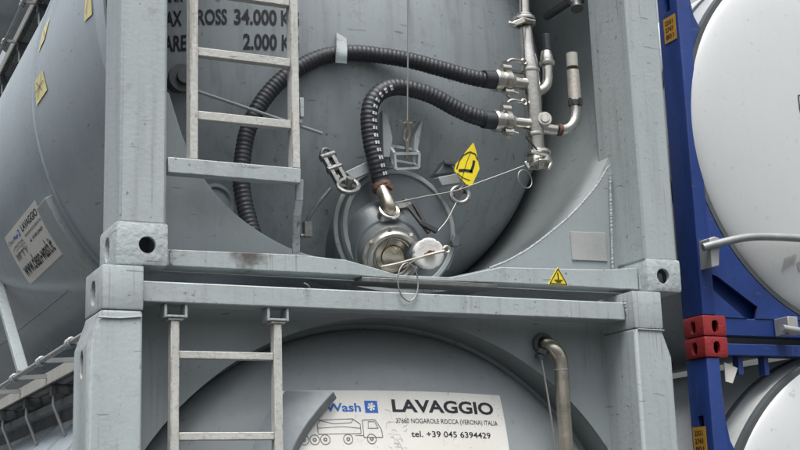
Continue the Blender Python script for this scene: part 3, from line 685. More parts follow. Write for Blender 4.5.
# wire from the manifold cap to the hatch, its loop, and the upright cable
b = NB(); tube(b, [(1.8476, 0.2200, 0.5817), (1.7359, 0.2400, 0.5368), (1.5960, 0.2600, 0.4814), (1.4972, 0.2600, 0.4429), (1.3633, 0.2800, 0.4135), (1.2316, 0.3000, 0.3803)], 0.0028, 6); finish('seal_wire', b, M['wire'], UP)
b = NB(); torus(b, (1.8230, 0.2200, 0.5121), (0.2, -1, 0), 0.038, 0.0025, 30, 5, squash=1.1); finish('wire_loop', b, M['wire'], UP)
b = NB(); tube(b, [(1.2940, 0.2000, 1.5795), (1.2833, 0.2100, 1.2584), (1.2729, 0.2400, 0.7251)], 0.0036, 6, smooth=False); finish('cable', b, M['wire'], UP)

# outlet hatch --------------------------------------------------------
HC = Vector((1.2941, 0.4200, 0.2894))
b = NB(); lathe(b, HC, (0, -1, 0), [(0.246, -0.30), (0.246, -0.045), (0.268, -0.043), (0.272, -0.038), (0.272, -0.012), (0.274, -0.006), (0.274, 0.020), (0.270, 0.026), (0.205, 0.030), (0.0, 0.034)], 72)
HAT = finish('outlet_hatch', b, M['hatch'], UP, 35)
b = NB(); torus(b, HC + Vector((0, 0.012, 0)), (0, -1, 0), 0.276, 0.0125, 60, 10, a0=-60, a1=240, ref=(1, 0, 0.5)); finish('clamp_ring', b, M['skirt'], HAT)
b = NB(); lathe(b, HC + Vector((0, -0.027, 0)), (0, -1, 0), [(0.264, -0.004), (0.264, 0.006), (0.260, 0.009), (0.246, 0.009), (0.243, 0.002)], 72); finish('rim', b, M['skirt'], HAT, 35)
AX = Vector((-0.20, -1, -0.46)).normalized()
DCn = Vector((1.2256, 0.4000, 0.2031))
b = NB(); lathe(b, DCn, AX, [(0.200, -0.09), (0.196, -0.02), (0.192, -0.004), (0.186, 0.004), (0.166, 0.034), (0.150, 0.062), (0.146, 0.074), (0.136, 0.078), (0.131, 0.098), (0.127, 0.115), (0.124, 0.134), (0, 0.134)], 64); finish('outlet_dome', b, M['hatch'], HAT, 35)
VC = DCn + AX * 0.134
b = NB(); lathe(b, VC, AX, [(0.127, -0.012), (0.129, 0.004), (0.126, 0.012), (0.112, 0.016), (0.110, 0.030), (0.102, 0.038), (0.090, 0.038), (0.084, 0.030), (0.080, -0.020), (0.078, -0.060), (0.0, -0.062)], 56)
finish('outlet_flange', b, M['castmetal'], HAT, 35)
b = NB()
for k in range(8):
    t = 2 * math.pi * k / 8 + 0.2; u = AX.orthogonal().normalized(); w = AX.cross(u); p = VC + (u * math.cos(t) + w * math.sin(t)) * 0.119 + AX * 0.010
    q = p + AX * 0.016; cyl(b, p, q, 0.0085, n=6)
    if k: bar(b, p + AX * 0.004, VC + (u * math.cos(t - 2 * math.pi / 8) + w * math.sin(t - 2 * math.pi / 8)) * 0.119 + AX * 0.014, 0.003, 0.003)
finish('bolt', b, M['steel'], HAT, 35)
b = NB(); u = AX.orthogonal().normalized(); w = AX.cross(u)
lathe(b, VC - AX * 0.055, AX, [(0.0775, 0.0), (0.0775, 0.045), (0.070, 0.056), (0.050, 0.060), (0.046, 0.070), (0.020, 0.074), (0, 0.075)], 40)
torus(b, VC + AX * 0.012, AX, 0.079, 0.005, 40, 6)
tube(b, [VC + AX * 0.0 + w * 0.06 - u * 0.02, VC + AX * 0.012 + w * 0.02 + u * 0.01, VC + AX * 0.006 - w * 0.03 + u * 0.03, VC - u * 0.03 - w * 0.055], 0.006, 8)
finish('valve_disc', b, M['brass'], HAT)
# elbow base under the second hose
b = NB(); lathe(b, (1.1909, 0.2700, 0.3364), (-0.05, -1, 0.7), [(0.042, -0.14), (0.043, 0.0), (0.041, 0.006), (0.034, 0.007), (0.030, 0.0), (0.0, 0.0)], 30); torus(b, (1.1885, 0.2650, 0.3351), (-0.05, -1, 0.7), 0.041, 0.008, 30, 8); finish('hose_socket', b, M['steel'], HAT)
b = NB(); bar(b, (1.2501, 0.3100, 0.3753), (1.3065, 0.3100, 0.3880), 0.014, 0.014); cyl(b, (1.2837, 0.3100, 0.4037), (1.2871, 0.3100, 0.3693), 0.010, n=8); bar(b, (1.2355, 0.3000, 0.3591), (1.2729, 0.3000, 0.3682), 0.03, 0.012); finish('socket_lever', b, M['steel'], HAT, 30)
# white cap with its wire bail
CC = Vector((1.2956, 0.1300, 0.1356)); CA = Vector((-0.22, -1, -0.12)).normalized(); u = Vector((1, 0, 0)); u = (u - CA * u.dot(CA)).normalized(); w = CA.cross(u)
b = NB()
prof = []
n = 48; rings = []
for h, rr in ((-0.045, 0.060), (0.0, 0.0640), (0.006, 0.0625), (0.009, 0.058)):
    ring = []
    for k in range(n):
        t = 2 * math.pi * k / n; notch = 1 - (0.055 if (k % 8) == 0 else 0.0)
        ring.append(b.verts.new(CC + CA * h + (u * math.cos(t) + w * math.sin(t)) * rr * notch))
    rings.append(ring)
for p, q in zip(rings, rings[1:]):
    for k in range(n): b.faces.new((p[k], p[(k + 1) % n], q[(k + 1) % n], q[k]))
b.faces.new(rings[-1]); b.faces.new(rings[0][::-1])
CAP = finish('outlet_cap', b, M['cap'], UP, 35)
b = NB(); cyl(b, CC - CA * 0.24 + Vector((-0.05, 0, 0.02)), CC - CA * 0.04, 0.052, n=30); finish('outlet_neck', b, M['hatch'], HAT)
b = NB(); tube(b, [(1.0612, 0.0900, 0.0608), (1.1447, 0.0900, 0.0812), (1.2755, 0.1000, 0.1225), (1.3436, 0.0900, 0.1408)], 0.006, 8); torus(b, (1.3553, 0.0900, 0.1476), (0, -1, 0), 0.013, 0.005, 18, 6); finish('bail_rod', b, M['brass'], CAP)
b = NB(); cyl(b, CC + CA * 0.005, CC + CA * 0.022, 0.012, n=10); bar(b, CC + CA * 0.014 - u * 0.022 - w * 0.008, CC + CA * 0.014 + u * 0.02 + w * 0.006, 0.012, 0.012); finish('pivot', b, M['rust'], CAP)
b = NB(); torus(b, (1.1332, 0.0000, -0.0113), (0.1, -1, 0), 0.046, 0.0030, 36, 6, squash=1.62, ref=(1, 0, 0)); tube(b, [(1.1137, 0.0000, 0.0430), (1.1831, 0.0600, 0.0816), (1.2568, 0.0900, 0.1155)], 0.0026, 6); finish('wire_loop', b, M['wire'], CAP)
b = NB(); tube(b, [(1.3978, 0.2400, 0.2583), (1.4477, 0.2500, 0.3109), (1.4995, 0.2600, 0.3906)], 0.0028, 6); finish('seal_wire', b, M['wire'], HAT)
b = NB(); bar(b, (1.2694, 0.2500, 0.3545), (1.3297, 0.1900, 0.2351), 0.016, 0.014, up=(0, -1, 0)); bar(b, (1.2882, 0.2400, 0.3685), (1.3222, 0.2000, 0.2663), 0.014, 0.014, up=(0, -1, 0)); bar(b, (1.2952, 0.2000, 0.2814), (1.3619, 0.1800, 0.2414), 0.022, 0.014, up=(0, -1, 0)); finish('valve_lever', b, M['black'], HAT, 30, 0.003)
# lifting bracket with two lugs, clip and the open box below it
b = NB()
c = [(1.2431, 0.3600, 0.6455), (1.3617, 0.3600, 0.6385), (1.3526, 0.3000, 0.6061), (1.2368, 0.3000, 0.5935)]
d = [(1.2480, 0.3600, 0.5839), (1.3569, 0.3600, 0.5756), (1.3477, 0.3000, 0.5417), (1.2391, 0.3000, 0.5260)]
for i in range(4):
    bar(b, c[i], c[(i + 1) % 4], 0.012, 0.012); bar(b, c[i], d[i], 0.011, 0.011, up=(0, 1, 0)); bar(b, d[i], d[(i + 1) % 4], 0.010, 0.010)
finish('bracket_box', b, M['skirt'], HAT, 30)
for pts in ([(1.2029, 0.7945), (1.2259, 0.7744), (1.2486, 0.6737), (1.2339, 0.5879), (1.2009, 0.5850)], [(1.3908, 0.7706), (1.3953, 0.7620), (1.3658, 0.6246), (1.3466, 0.6229), (1.3542, 0.6950)]):
    b = NB(); prism(b, pts, 0.335, 0.42); finish('lifting_lug', b, M['skirt'], HAT, 30, 0.003)
b = NB(); cyl(b, (1.2723, 0.2400, 0.7206), (1.2769, 0.2500, 0.7020), 0.012, n=10); tube(b, [(1.2756, 0.2500, 0.7062), (1.2653, 0.2600, 0.6773), (1.2717, 0.2700, 0.6587), (1.2879, 0.2800, 0.6499), (1.2959, 0.2700, 0.6787), (1.2874, 0.2600, 0.7059)], 0.006, 8); bar(b, (1.2881, 0.2800, 0.6543), (1.3072, 0.3300, 0.5901), 0.016, 0.008, up=(0, -1, 0)); tube(b, [(1.2413, 0.2500, 0.7270), (1.2666, 0.2500, 0.7141), (1.2997, 0.2500, 0.7218)], 0.004, 6)
finish('cable_clip', b, M['brass'], UP)
# swing bolt on the left, clamp eye on the right
def swing(parent, p, q, ring, ra, lug_pts, nm='swing_bolt'):
    p = Vector(p); q = Vector(q); b = NB(); d = (q - p).normalized(); s = d.cross(Vector((0, -1, 0))).normalized()
    for sgn in (-1, 1): bar(b, p + s * 0.019 * sgn, q + s * 0.019 * sgn, 0.018, 0.026, up=(0, -1, 0))
    cyl(b, p - s * 0.035, p + s * 0.035, 0.016, n=12); torus(b, p - d * 0.01, (0, -1, 0), 0.022, 0.009, 18, 8)
    cyl(b, p + Vector((0, 0.02, 0)), q + d * 0.02 + Vector((0, 0.02, 0)), 0.011, n=10); cyl(b, p.lerp(q, 0.45) - s * 0.034, p.lerp(q, 0.45) + s * 0.034, 0.017, n=6); cyl(b, p.lerp(q, 0.70) + Vector((0, 0.02, 0)), p.lerp(q, 0.82) + Vector((0, 0.02, 0)), 0.020, n=6)
    finish(nm, b, M['dullsteel'], parent, 30, 0.002)
    b = NB(); torus(b, ring, (-0.25, -1, 0.75), ra, 0.011, 28, 8); cyl(b, Vector(ring) + Vector((0, 0.02, -0.015)), Vector(ring) + Vector((-0.0, -0.022, 0.03)), 0.017, n=8); bar(b, Vector(ring) - Vector((ra, 0, 0)), Vector(ring) + Vector((ra, 0, 0)), 0.012, 0.01)
    finish('ring_nut', b, M['dullsteel'], parent, 30)
swing(HAT, (0.9599, 0.3700, 0.5786), (1.0100, 0.3300, 0.4522), (1.0216, 0.3000, 0.4373), 0.042, None)
b = NB(); prism(b, [(1.0241, 0.5080), (1.1449, 0.5705), (1.1668, 0.5286), (1.0642, 0.4767)], 0.34, 0.38); finish('clamp_tab', b, M['skirt'], HAT, 30, 0.004)
b = NB(); tube(b, [(0.9558, 0.3300, 0.4309), (0.9139, 0.3500, 0.3773), (0.8851, 0.3800, 0.3270), (0.8725, 0.4000, 0.2967)], 0.0085, 8); bar(b, (0.8747, 0.4000, 0.2969), (0.8757, 0.4000, 0.2337), 0.032, 0.03, up=(0, -1, 0)); cyl(b, (0.8467, 0.4100, 0.2382), (0.8731, 0.4100, 0.2398), 0.010, n=8); finish('tie_rod', b, M['dullsteel'], HAT, 30)
b = NB(); prism(b, [(1.4606, 0.5219), (1.5545, 0.5452), (1.5722, 0.5039), (1.4783, 0.4831)], 0.34, 0.38); finish('clamp_tab', b, M['skirt'], HAT, 30, 0.004)
b = NB(); prism(b, [(1.4670, 0.5413), (1.5269, 0.6188), (1.5637, 0.5583)], 0.37, 0.44); bar(b, (1.5029, 0.3600, 0.5972), (1.5666, 0.3600, 0.5937), 0.02, 0.02); finish('lifting_lug', b, M['hatch'], HAT, 30, 0.004)
b = NB(); torus(b, (1.5314, 0.2800, 0.4326), (-0.35, -1, 0.25), 0.038, 0.010, 28, 8); cyl(b, (1.5488, 0.3300, 0.4480), (1.5189, 0.2700, 0.4337), 0.018, n=10); bar(b, (1.4978, 0.2900, 0.4281), (1.5667, 0.2900, 0.4509), 0.010, 0.012); finish('ring_nut', b, M['dullsteel'], HAT, 30)
b = NB(); prism(b, [(1.5162, 0.2468), (1.5320, 0.2741), (1.5582, 0.2625), (1.5514, 0.2225), (1.5198, 0.2207)], 0.34, 0.37); finish('clamp_tab', b, M['hatch'], HAT, 30, 0.003)
cut_o = None

# shell details on the left side --------------------------------------
def on_shell(xc, zc, Rr, y_far, th0):
    def fn(s, t, o=0.0):
        th = R(th0) - t / Rr
        return (xc + (Rr + 0.004 + o) * math.cos(th), y_far - s, zc + (Rr + 0.004 + o) * math.sin(th))
    return fn
fS = on_shell(XC, ZC, TR, 3.04, 216.5)
b = NB(); sheet(b, 0, 0.95, 0, 0.305, lambda x, y: fS(x, y, -0.001), 4, 10, lambda x, y: fS(x, y, -0.0035))
sg = finish('wash_sign', b, M['sign'], UP, 60); sg['label'] = 'white wash sign on the side of the tank'
print_sign(sg, fS, 0.95, 0.305, small=True)
def sticker(pts, fn, marks):
    b = NB(); n = len(pts)
    a = [b.verts.new(fn(x, y, 0.0)) for x, y in pts]; b.faces.new(a)
    o = finish('warning_sticker', b, M['paleyellow'], UP, 0)
    c = NB()
    for m_ in marks: strip(c, m_, lambda x, y: fn(x, y, 0.0015), 0.006)
    finish('sticker_print', c, M['inkgrey'], o, 0)
fT = on_shell(XC, ZC, TR, 0.0, 180.0)
sticker([(-1.64, 0.0), (-1.44, -0.01), (-1.35, -0.135), (-1.62, -0.13)], lambda s, t, o=0: fT(s, t, o - 0.006), [[(-1.60, -0.02), (-1.46, -0.10)], [(-1.46, -0.02), (-1.58, -0.11)], [(-1.62, -0.065), (-1.42, -0.065)]])
sticker([(-1.62, 0.14), (-1.47, 0.16), (-1.44, 0.26), (-1.60, 0.25)], lambda s, t, o=0: fT(s, t, o - 0.006), [[(-1.58, 0.16), (-1.48, 0.24)], [(-1.47, 0.17), (-1.57, 0.24)]])
sticker([(-0.54, -0.10), (-0.40, -0.12), (-0.40, 0.02), (-0.50, 0.04)], lambda s, t, o=0: fT(s, t, o - 0.006), [[(-0.50, -0.08), (-0.42, 0.0)]])
# weld seam along the shell, saddle pad wrapped round its lower flank, flank brace
weld(UP, [fS(-0.95 + k * 0.3, -0.16, -0.005) for k in range(-10, 6)], 0.005, 2)
b = NB()
lathe(b, (XC, 0, ZC), (0, 1, 0), [(TR + 0.002, 1.77), (TR + 0.030, 1.775), (TR + 0.032, 2.02), (TR + 0.002, 2.03)], 40, a0=205.5, a1=262, ref=(1, 0, 0)) if False else None
n = 30; rows = []
for k in range(n + 1):
    th = R(205.0 + 58 * k / n)
    rows.append([b.verts.new((XC + r * math.cos(th), y, ZC + r * math.sin(th))) for r, y in ((TR - 0.004, 1.76), (TR + 0.034, 1.765), (TR + 0.034, 2.0), (TR - 0.004, 2.005))])
for p, q in zip(rows, rows[1:]):
    for i in range(4): b.faces.new((p[i], p[(i + 1) % 4], q[(i + 1) % 4], q[i]))
b.faces.new(rows[0]); b.faces.new(rows[-1][::-1])
finish('saddle_pad', b, M['frame'], UP, 40, 0.004)
b = NB(); lathe(b, (XC, 0, ZC), (0, 1, 0), [(TR - 0.01, 1.690), (TR + 0.005, 1.692), (TR + 0.007, 1.70), (TR + 0.004, 1.712), (TR - 0.01, 1.714)], 120); finish('band', b, M['tank'], UP, 40)
b = NB(); bar(b, (0.12, 3.75, 0.62), (0.12, 2.62, -0.10), 0.035, 0.06, up=(1, 0, 0)); finish('side_brace', b, M['frame'], UP, 30, 0.004)
walkway(UP, 0.27, 0.80, 1.0, 6.0, 2.40, 0.205, 2.37, [1.3 + 0.75 * k for k in range(7)], (XC, ZC, TR))

# ================================================================ LOWER GREY CONTAINER
LX0, LX1, LY = -0.100, 2.337, -0.04
LO = thing('tank_container', 'grey tank container under the hose fitted one, large white wash sign on its end', 'tank container', (1.118, 3.0, -2.63), 'grey tank containers stacked on each other')
LXC, LZC, LR = 1.118, -1.335, 1.25
tank_shell(LO, LXC, LZC, LR, 0.34, 1.10, 5.96)
def profile_post(parent, outer, s, x_in, zlow):
    """front post whose outer edge steps in below the top casting; s = -1 left, 1 right"""
    b = NB(); xi = outer + (-s) * 0.036
    poly = [(outer, zlow), (outer, -0.285), (xi, -0.180), (xi, -0.165), (x_in, -0.165), (x_in, zlow)]
    prism(b, poly, LY, LY + 0.27)
    return finish('corner_post', b, M['frame'], parent, 30, 0.012, 3)
pl_ = profile_post(LO, LX0, -1, LX0 + 0.182, -2.47); 
pr_ = profile_post(LO, LX1, 1, LX1 - 0.180, -2.47)
c = NB(); 
pts = [(0.026 * math.cos(t), 0.050 * math.sin(t)) for t in (2 * math.pi * k / 24 for k in range(24))]
a1 = [c.verts.new((LX0 - 0.05, LY + 0.13 + p, -0.345 + q)) for p, q in pts]; a2 = [c.verts.new((LX0 + 0.06, LY + 0.13 + p, -0.345 + q)) for p, q in pts]
c.faces.new(a1); c.faces.new(a2[::-1])
for i in range(24): c.faces.new((a1[i], a2[i], a2[(i + 1) % 24], a1[(i + 1) % 24]))
cut(pl_, c)
for xa in (LX0, LX1 - 0.18): corner_post(LO, xa, xa + 0.18, 5.75, 6.0, -2.47, -0.19)
c1 = casting(LO, LX0 + 0.036, LX0 + 0.184, LY - 0.002, LY + 0.268, -0.166, -0.008, -1, M['frame'], hr=0.001, hx=0.5, slot=(0.034, 0.045), bev=0.009)
c2 = casting(LO, LX1 - 0.182, LX1 - 0.034, LY - 0.002, LY + 0.268, -0.166, -0.008, 1, M['frame'], hr=0.001, hx=0.5, bev=0.009)
for xa in (LX0 - 0.004, LX1 - 0.18):
    casting(LO, xa, xa + 0.184, LY - 0.004, LY + 0.266, -2.63, -2.471, -1 if xa < 0 else 1)
    casting(LO, xa, xa + 0.184, 5.74, 6.006, -2.63, -2.471, -1 if xa < 0 else 1)
    casting(LO, xa, xa + 0.184, 5.74, 6.006, -0.188, -0.008, -1 if xa < 0 else 1)
weld(LO, [(-0.0751, -0.0430, -0.1953), (0.0008, -0.0430, -0.1962), (0.0777, -0.0430, -0.1884)], 0.004, 2, M['skirt'])
weld(LO, [(2.1708, -0.0430, -0.1705), (2.3031, -0.0430, -0.1730)], 0.004, 1, M['skirt'])
b = NB(); box(b, LX0 + 0.187, LX1 - 0.185, 0.012, 0.11, -0.127, -0.051); finish('top_beam', b, M['frame'], LO, 30, 0.005)
weld(LO, [(2.1483, 0.0100, -0.0407), (2.1622, 0.0100, -0.1168)], 0.008, 1)
b = NB(); box(b, LX0 + 0.187, LX1 - 0.185, 0.012, 0.11, -2.60, -2.48); finish('bottom_sill', b, M['frame'], LO, 30, 0.005)
# arch panel, skirt ring and dished end
LC = (1.140, -1.337)
for qx, qz in ((-1, 1), (1, 1), (-1, -1), (1, -1)):
    b = NB(); plate_hole(b, LX0 + 0.17, LX1 - 0.17, -2.55, -0.07, LC[0], LC[1], 1.213, 0.19, 0.204, quad=(qx, qz)); finish('end_panel', b, M['panel'], LO, 0)
b = NB(); lathe(b, (LC[0], 0, LC[1]), (0, 1, 0), [(1.213, 0.2045), (1.228, 0.2045), (1.228, 0.75), (1.190, 0.75), (1.190, 0.36), (1.208, 0.345), (1.213, 0.2045)], 128); finish('skirt_ring', b, M['skirt'], LO, 35)
LD = dict(c=(LC[0], LC[1]), Rr=1.189, y0=0.095, d=0.265)
LEND = dish(LO, LD['c'], LD['Rr'], LD['y0'], LD['d'], M['lowdish'])
weld(LO, [(2.1859, 0.2000, -0.1757), (2.1729, 0.2000, -0.6549), (2.1660, 0.2000, -1.1082)], 0.006, 1)
def low_y(x, z): return dish_y(x, z, **LD)
SX0, SX1, SZ1 = (1.6587, 0.2040, -0.5279)[0] - 1.00, (1.6290, 0.2257, -0.4361)[0], (1.2651, 0.1954, -0.4135)[2]
SW = SX1 - SX0 + 0.02; SH = 0.395; SZ0 = SZ1 - SH
def fL(s, t, o=0.0):
    x = SX0 + s; z = SZ0 + t - 0.012 * ((s / SW - 0.35) / 0.65) ** 2
    return (x, low_y(x, z) - 0.0045 - o, z)
b = NB(); sheet(b, 0, SW, 0, SH, lambda x, y: fL(x, y, -0.001), 24, 12, lambda x, y: fL(x, y, -0.004))
sg = finish('wash_sign', b, M['sign'], LO, 60); sg['label'] = 'large white wash sign with blue logo and truck drawing'
print_sign(sg, fL, SW, SH)
b = NB()
for k in range(26):
    cx_, cy_ = SW * random.uniform(0.44, 0.53), SH * random.uniform(0.36, 0.72); an = random.gauss(1.2, 0.7); ll = random.uniform(0.008, 0.035)
    strip(b, [(cx_, cy_), (cx_ + ll * math.cos(an), cy_ + ll * math.sin(an)), (cx_ + ll * 1.5 * math.cos(an + 0.5), cy_ + ll * 1.5 * math.sin(an + 0.5))], fL, random.uniform(0.0012, 0.0035))
finish('scuff', b, M['scuff'], sg, 0)
# hood plate in front of the sign
hp = [(0.8644, -0.4252), (0.8286, -0.4615), (0.7869, -0.5069), (0.7415, -0.5629), (0.7004, -0.6292), (0.6676, -0.7022), (0.6467, -0.7889)]
hpts = curve2(hp)
b = NB()
rowsA = [b.verts.new((x, 0.125, z)) for x, z in hpts]; rowsB = [b.verts.new((x - 0.23, low_y(x - 0.23, z) + 0.03, z + 0.016)) for x, z in hpts]
rowsC = [b.verts.new((x + 0.030, 0.165, z - 0.022)) for x, z in hpts]; rowsD = [b.verts.new((x - 0.21, low_y(x - 0.21, z) + 0.03, z - 0.016)) for x, z in hpts]
for i in range(len(hpts) - 1):
    b.faces.new((rowsA[i], rowsA[i + 1], rowsB[i + 1], rowsB[i])); b.faces.new((rowsA[i], rowsC[i], rowsC[i + 1], rowsA[i + 1])); b.faces.new((rowsC[i], rowsD[i], rowsD[i + 1], rowsC[i + 1])); b.faces.new((rowsB[i], rowsB[i + 1], rowsD[i + 1], rowsD[i]))
b.faces.new((rowsA[0], rowsB[0], rowsD[0], rowsC[0])); b.faces.new((rowsA[-1], rowsC[-1], rowsD[-1], rowsB[-1]))
finish('hood_plate', b, M['hood'], LO, 40, 0.004)
# ladder on two brackets
LADO = bpy.data.objects.new('ladder', None); COL.objects.link(LADO); LADO.parent = LO; LADO.location = -LO.location
for xa in (0.175, 0.562):
    w_ = 0.085; b = NB()
    box(b, xa, xa + 0.010, 0.02, 0.085, -0.178, -0.1285); box(b, xa + w_ - 0.010, xa + w_, 0.02, 0.085, -0.178, -0.1285); box(b, xa + 0.0095, xa + w_ - 0.0095, 0.021, 0.084, -0.177, -0.168)
    finish('bracket', b, M['frame'], LADO, 30, 0.002)
for xa in (0.202, 0.591):
    b = NB(); box(b, xa, xa + 0.030, 0.030, 0.036, -2.45, -0.187); box(b, xa, xa + 0.006, 0.0365, 0.072, -2.45, -0.187); box(b, xa - 0.012, xa + 0.044, 0.026, 0.078, -0.1865, -0.1785)
    finish('rail', b, M['ladder'], LADO, 30, 0.0015)
for z in (-0.308, -0.597, -0.886, -1.175, -1.464, -1.753, -2.042, -2.331):
    b = NB(); box(b, 0.2325, 0.5905, 0.038, 0.070, z - 0.014, z + 0.014); finish('rung', b, M['ladder'], LADO, 30, 0.003)
# discharge pipe
b = NB(); tube(b, [(1.8646, 0.2400, -0.2046), (1.8457, 0.1700, -0.2161), (1.8588, 0.1300, -0.2356), (1.8818, 0.1200, -0.2739), (1.8872, 0.1200, -0.3363), (1.8860, 0.1200, -0.4933), (1.8885, 0.1200, -0.6969), (1.8815, 0.1200, -1.3263)], 0.030, 24)
PIP = finish('discharge_pipe', b, M['brass'], LO)
b = NB(); torus(b, (1.8868, 0.1200, -0.3280), (0, 0, 1), 0.0305, 0.0022, 30, 6); finish('weld_bead', b, M['weld'], PIP)
b = NB(); lathe(b, (1.8386, 0.1900, -0.2116), (-0.1, -1, -0.1), [(0.030, 0.03), (0.044, 0.028), (0.044, 0.0), (0.050, -0.005), (0.052, -0.03), (0, -0.03)], 30); cyl(b, (1.8034, 0.1700, -0.2654), (1.7979, 0.1300, -0.2744), 0.011, n=8); bar(b, (1.7976, 0.1500, -0.2428), (1.8295, 0.1400, -0.2559), 0.016, 0.02); finish('pipe_flange', b, M['trim'], PIP, 30)
b = NB(); tube(b, [(1.8041, 0.1400, -0.2731), (1.8110, 0.1300, -0.3695), (1.8207, 0.1200, -0.4935), (1.8337, 0.1200, -0.6559), (1.8342, 0.1200, -0.8561)], 0.0042, 6); finish('seal_wire', b, M['wire'], PIP)
b = NB(); tube(b, [(0.7044, 0.0100, -0.0328), (0.7164, 0.0000, -0.0416), (0.7242, -0.0000, -0.0526)], 0.0022, 6)
finish('wire_end', b, M['wire'], LO)
# seams on the shell and walkway along the top of its left flank
for y in (1.42, 2.05, 2.7, 3.6):
    b = NB(); lathe(b, (LXC, 0, LZC), (0, 1, 0), [(LR - 0.004, y), (LR + 0.010, y + 0.004), (LR + 0.010, y + 0.030), (LR - 0.004, y + 0.034)], 120); finish('band', b, M['tank'], LO, 40)
walkway(LO, 0.12, 0.50, 0.32, 6.0, -0.19, -0.03, -0.195, [0.62, 1.25, 1.95, 2.7, 3.5, 4.3], (LXC, LZC, LR))

# ================================================================ THIRD GREY CONTAINER ON TOP
TP = thing('tank_container', 'topmost grey tank container, only its underside showing in the top left corner', 'tank container', (1.219, 3.0, 2.60), 'grey tank containers stacked on each other')
tank_shell(TP, XC, 3.88, TR, 0.34, 1.70, 6.0)
for xa in (0.0, 2.262):
    for ya in (0.0, 5.80): corner_post(TP, xa, xa + 0.176, ya, ya + 0.25, 2.60, 5.19)
b = NB(); box(b, 0.18, 2.26, 0.055, 0.155, 2.604, 2.70); finish('bottom_sill', b, M['frame'], TP, 30, 0.005)
weld(TP, [(XC + (TR + 0.003) * math.cos(R(218)), y, 3.88 + (TR + 0.003) * math.sin(R(218))) for y in (1.8, 3, 4.5, 5.9)], 0.007, 6)

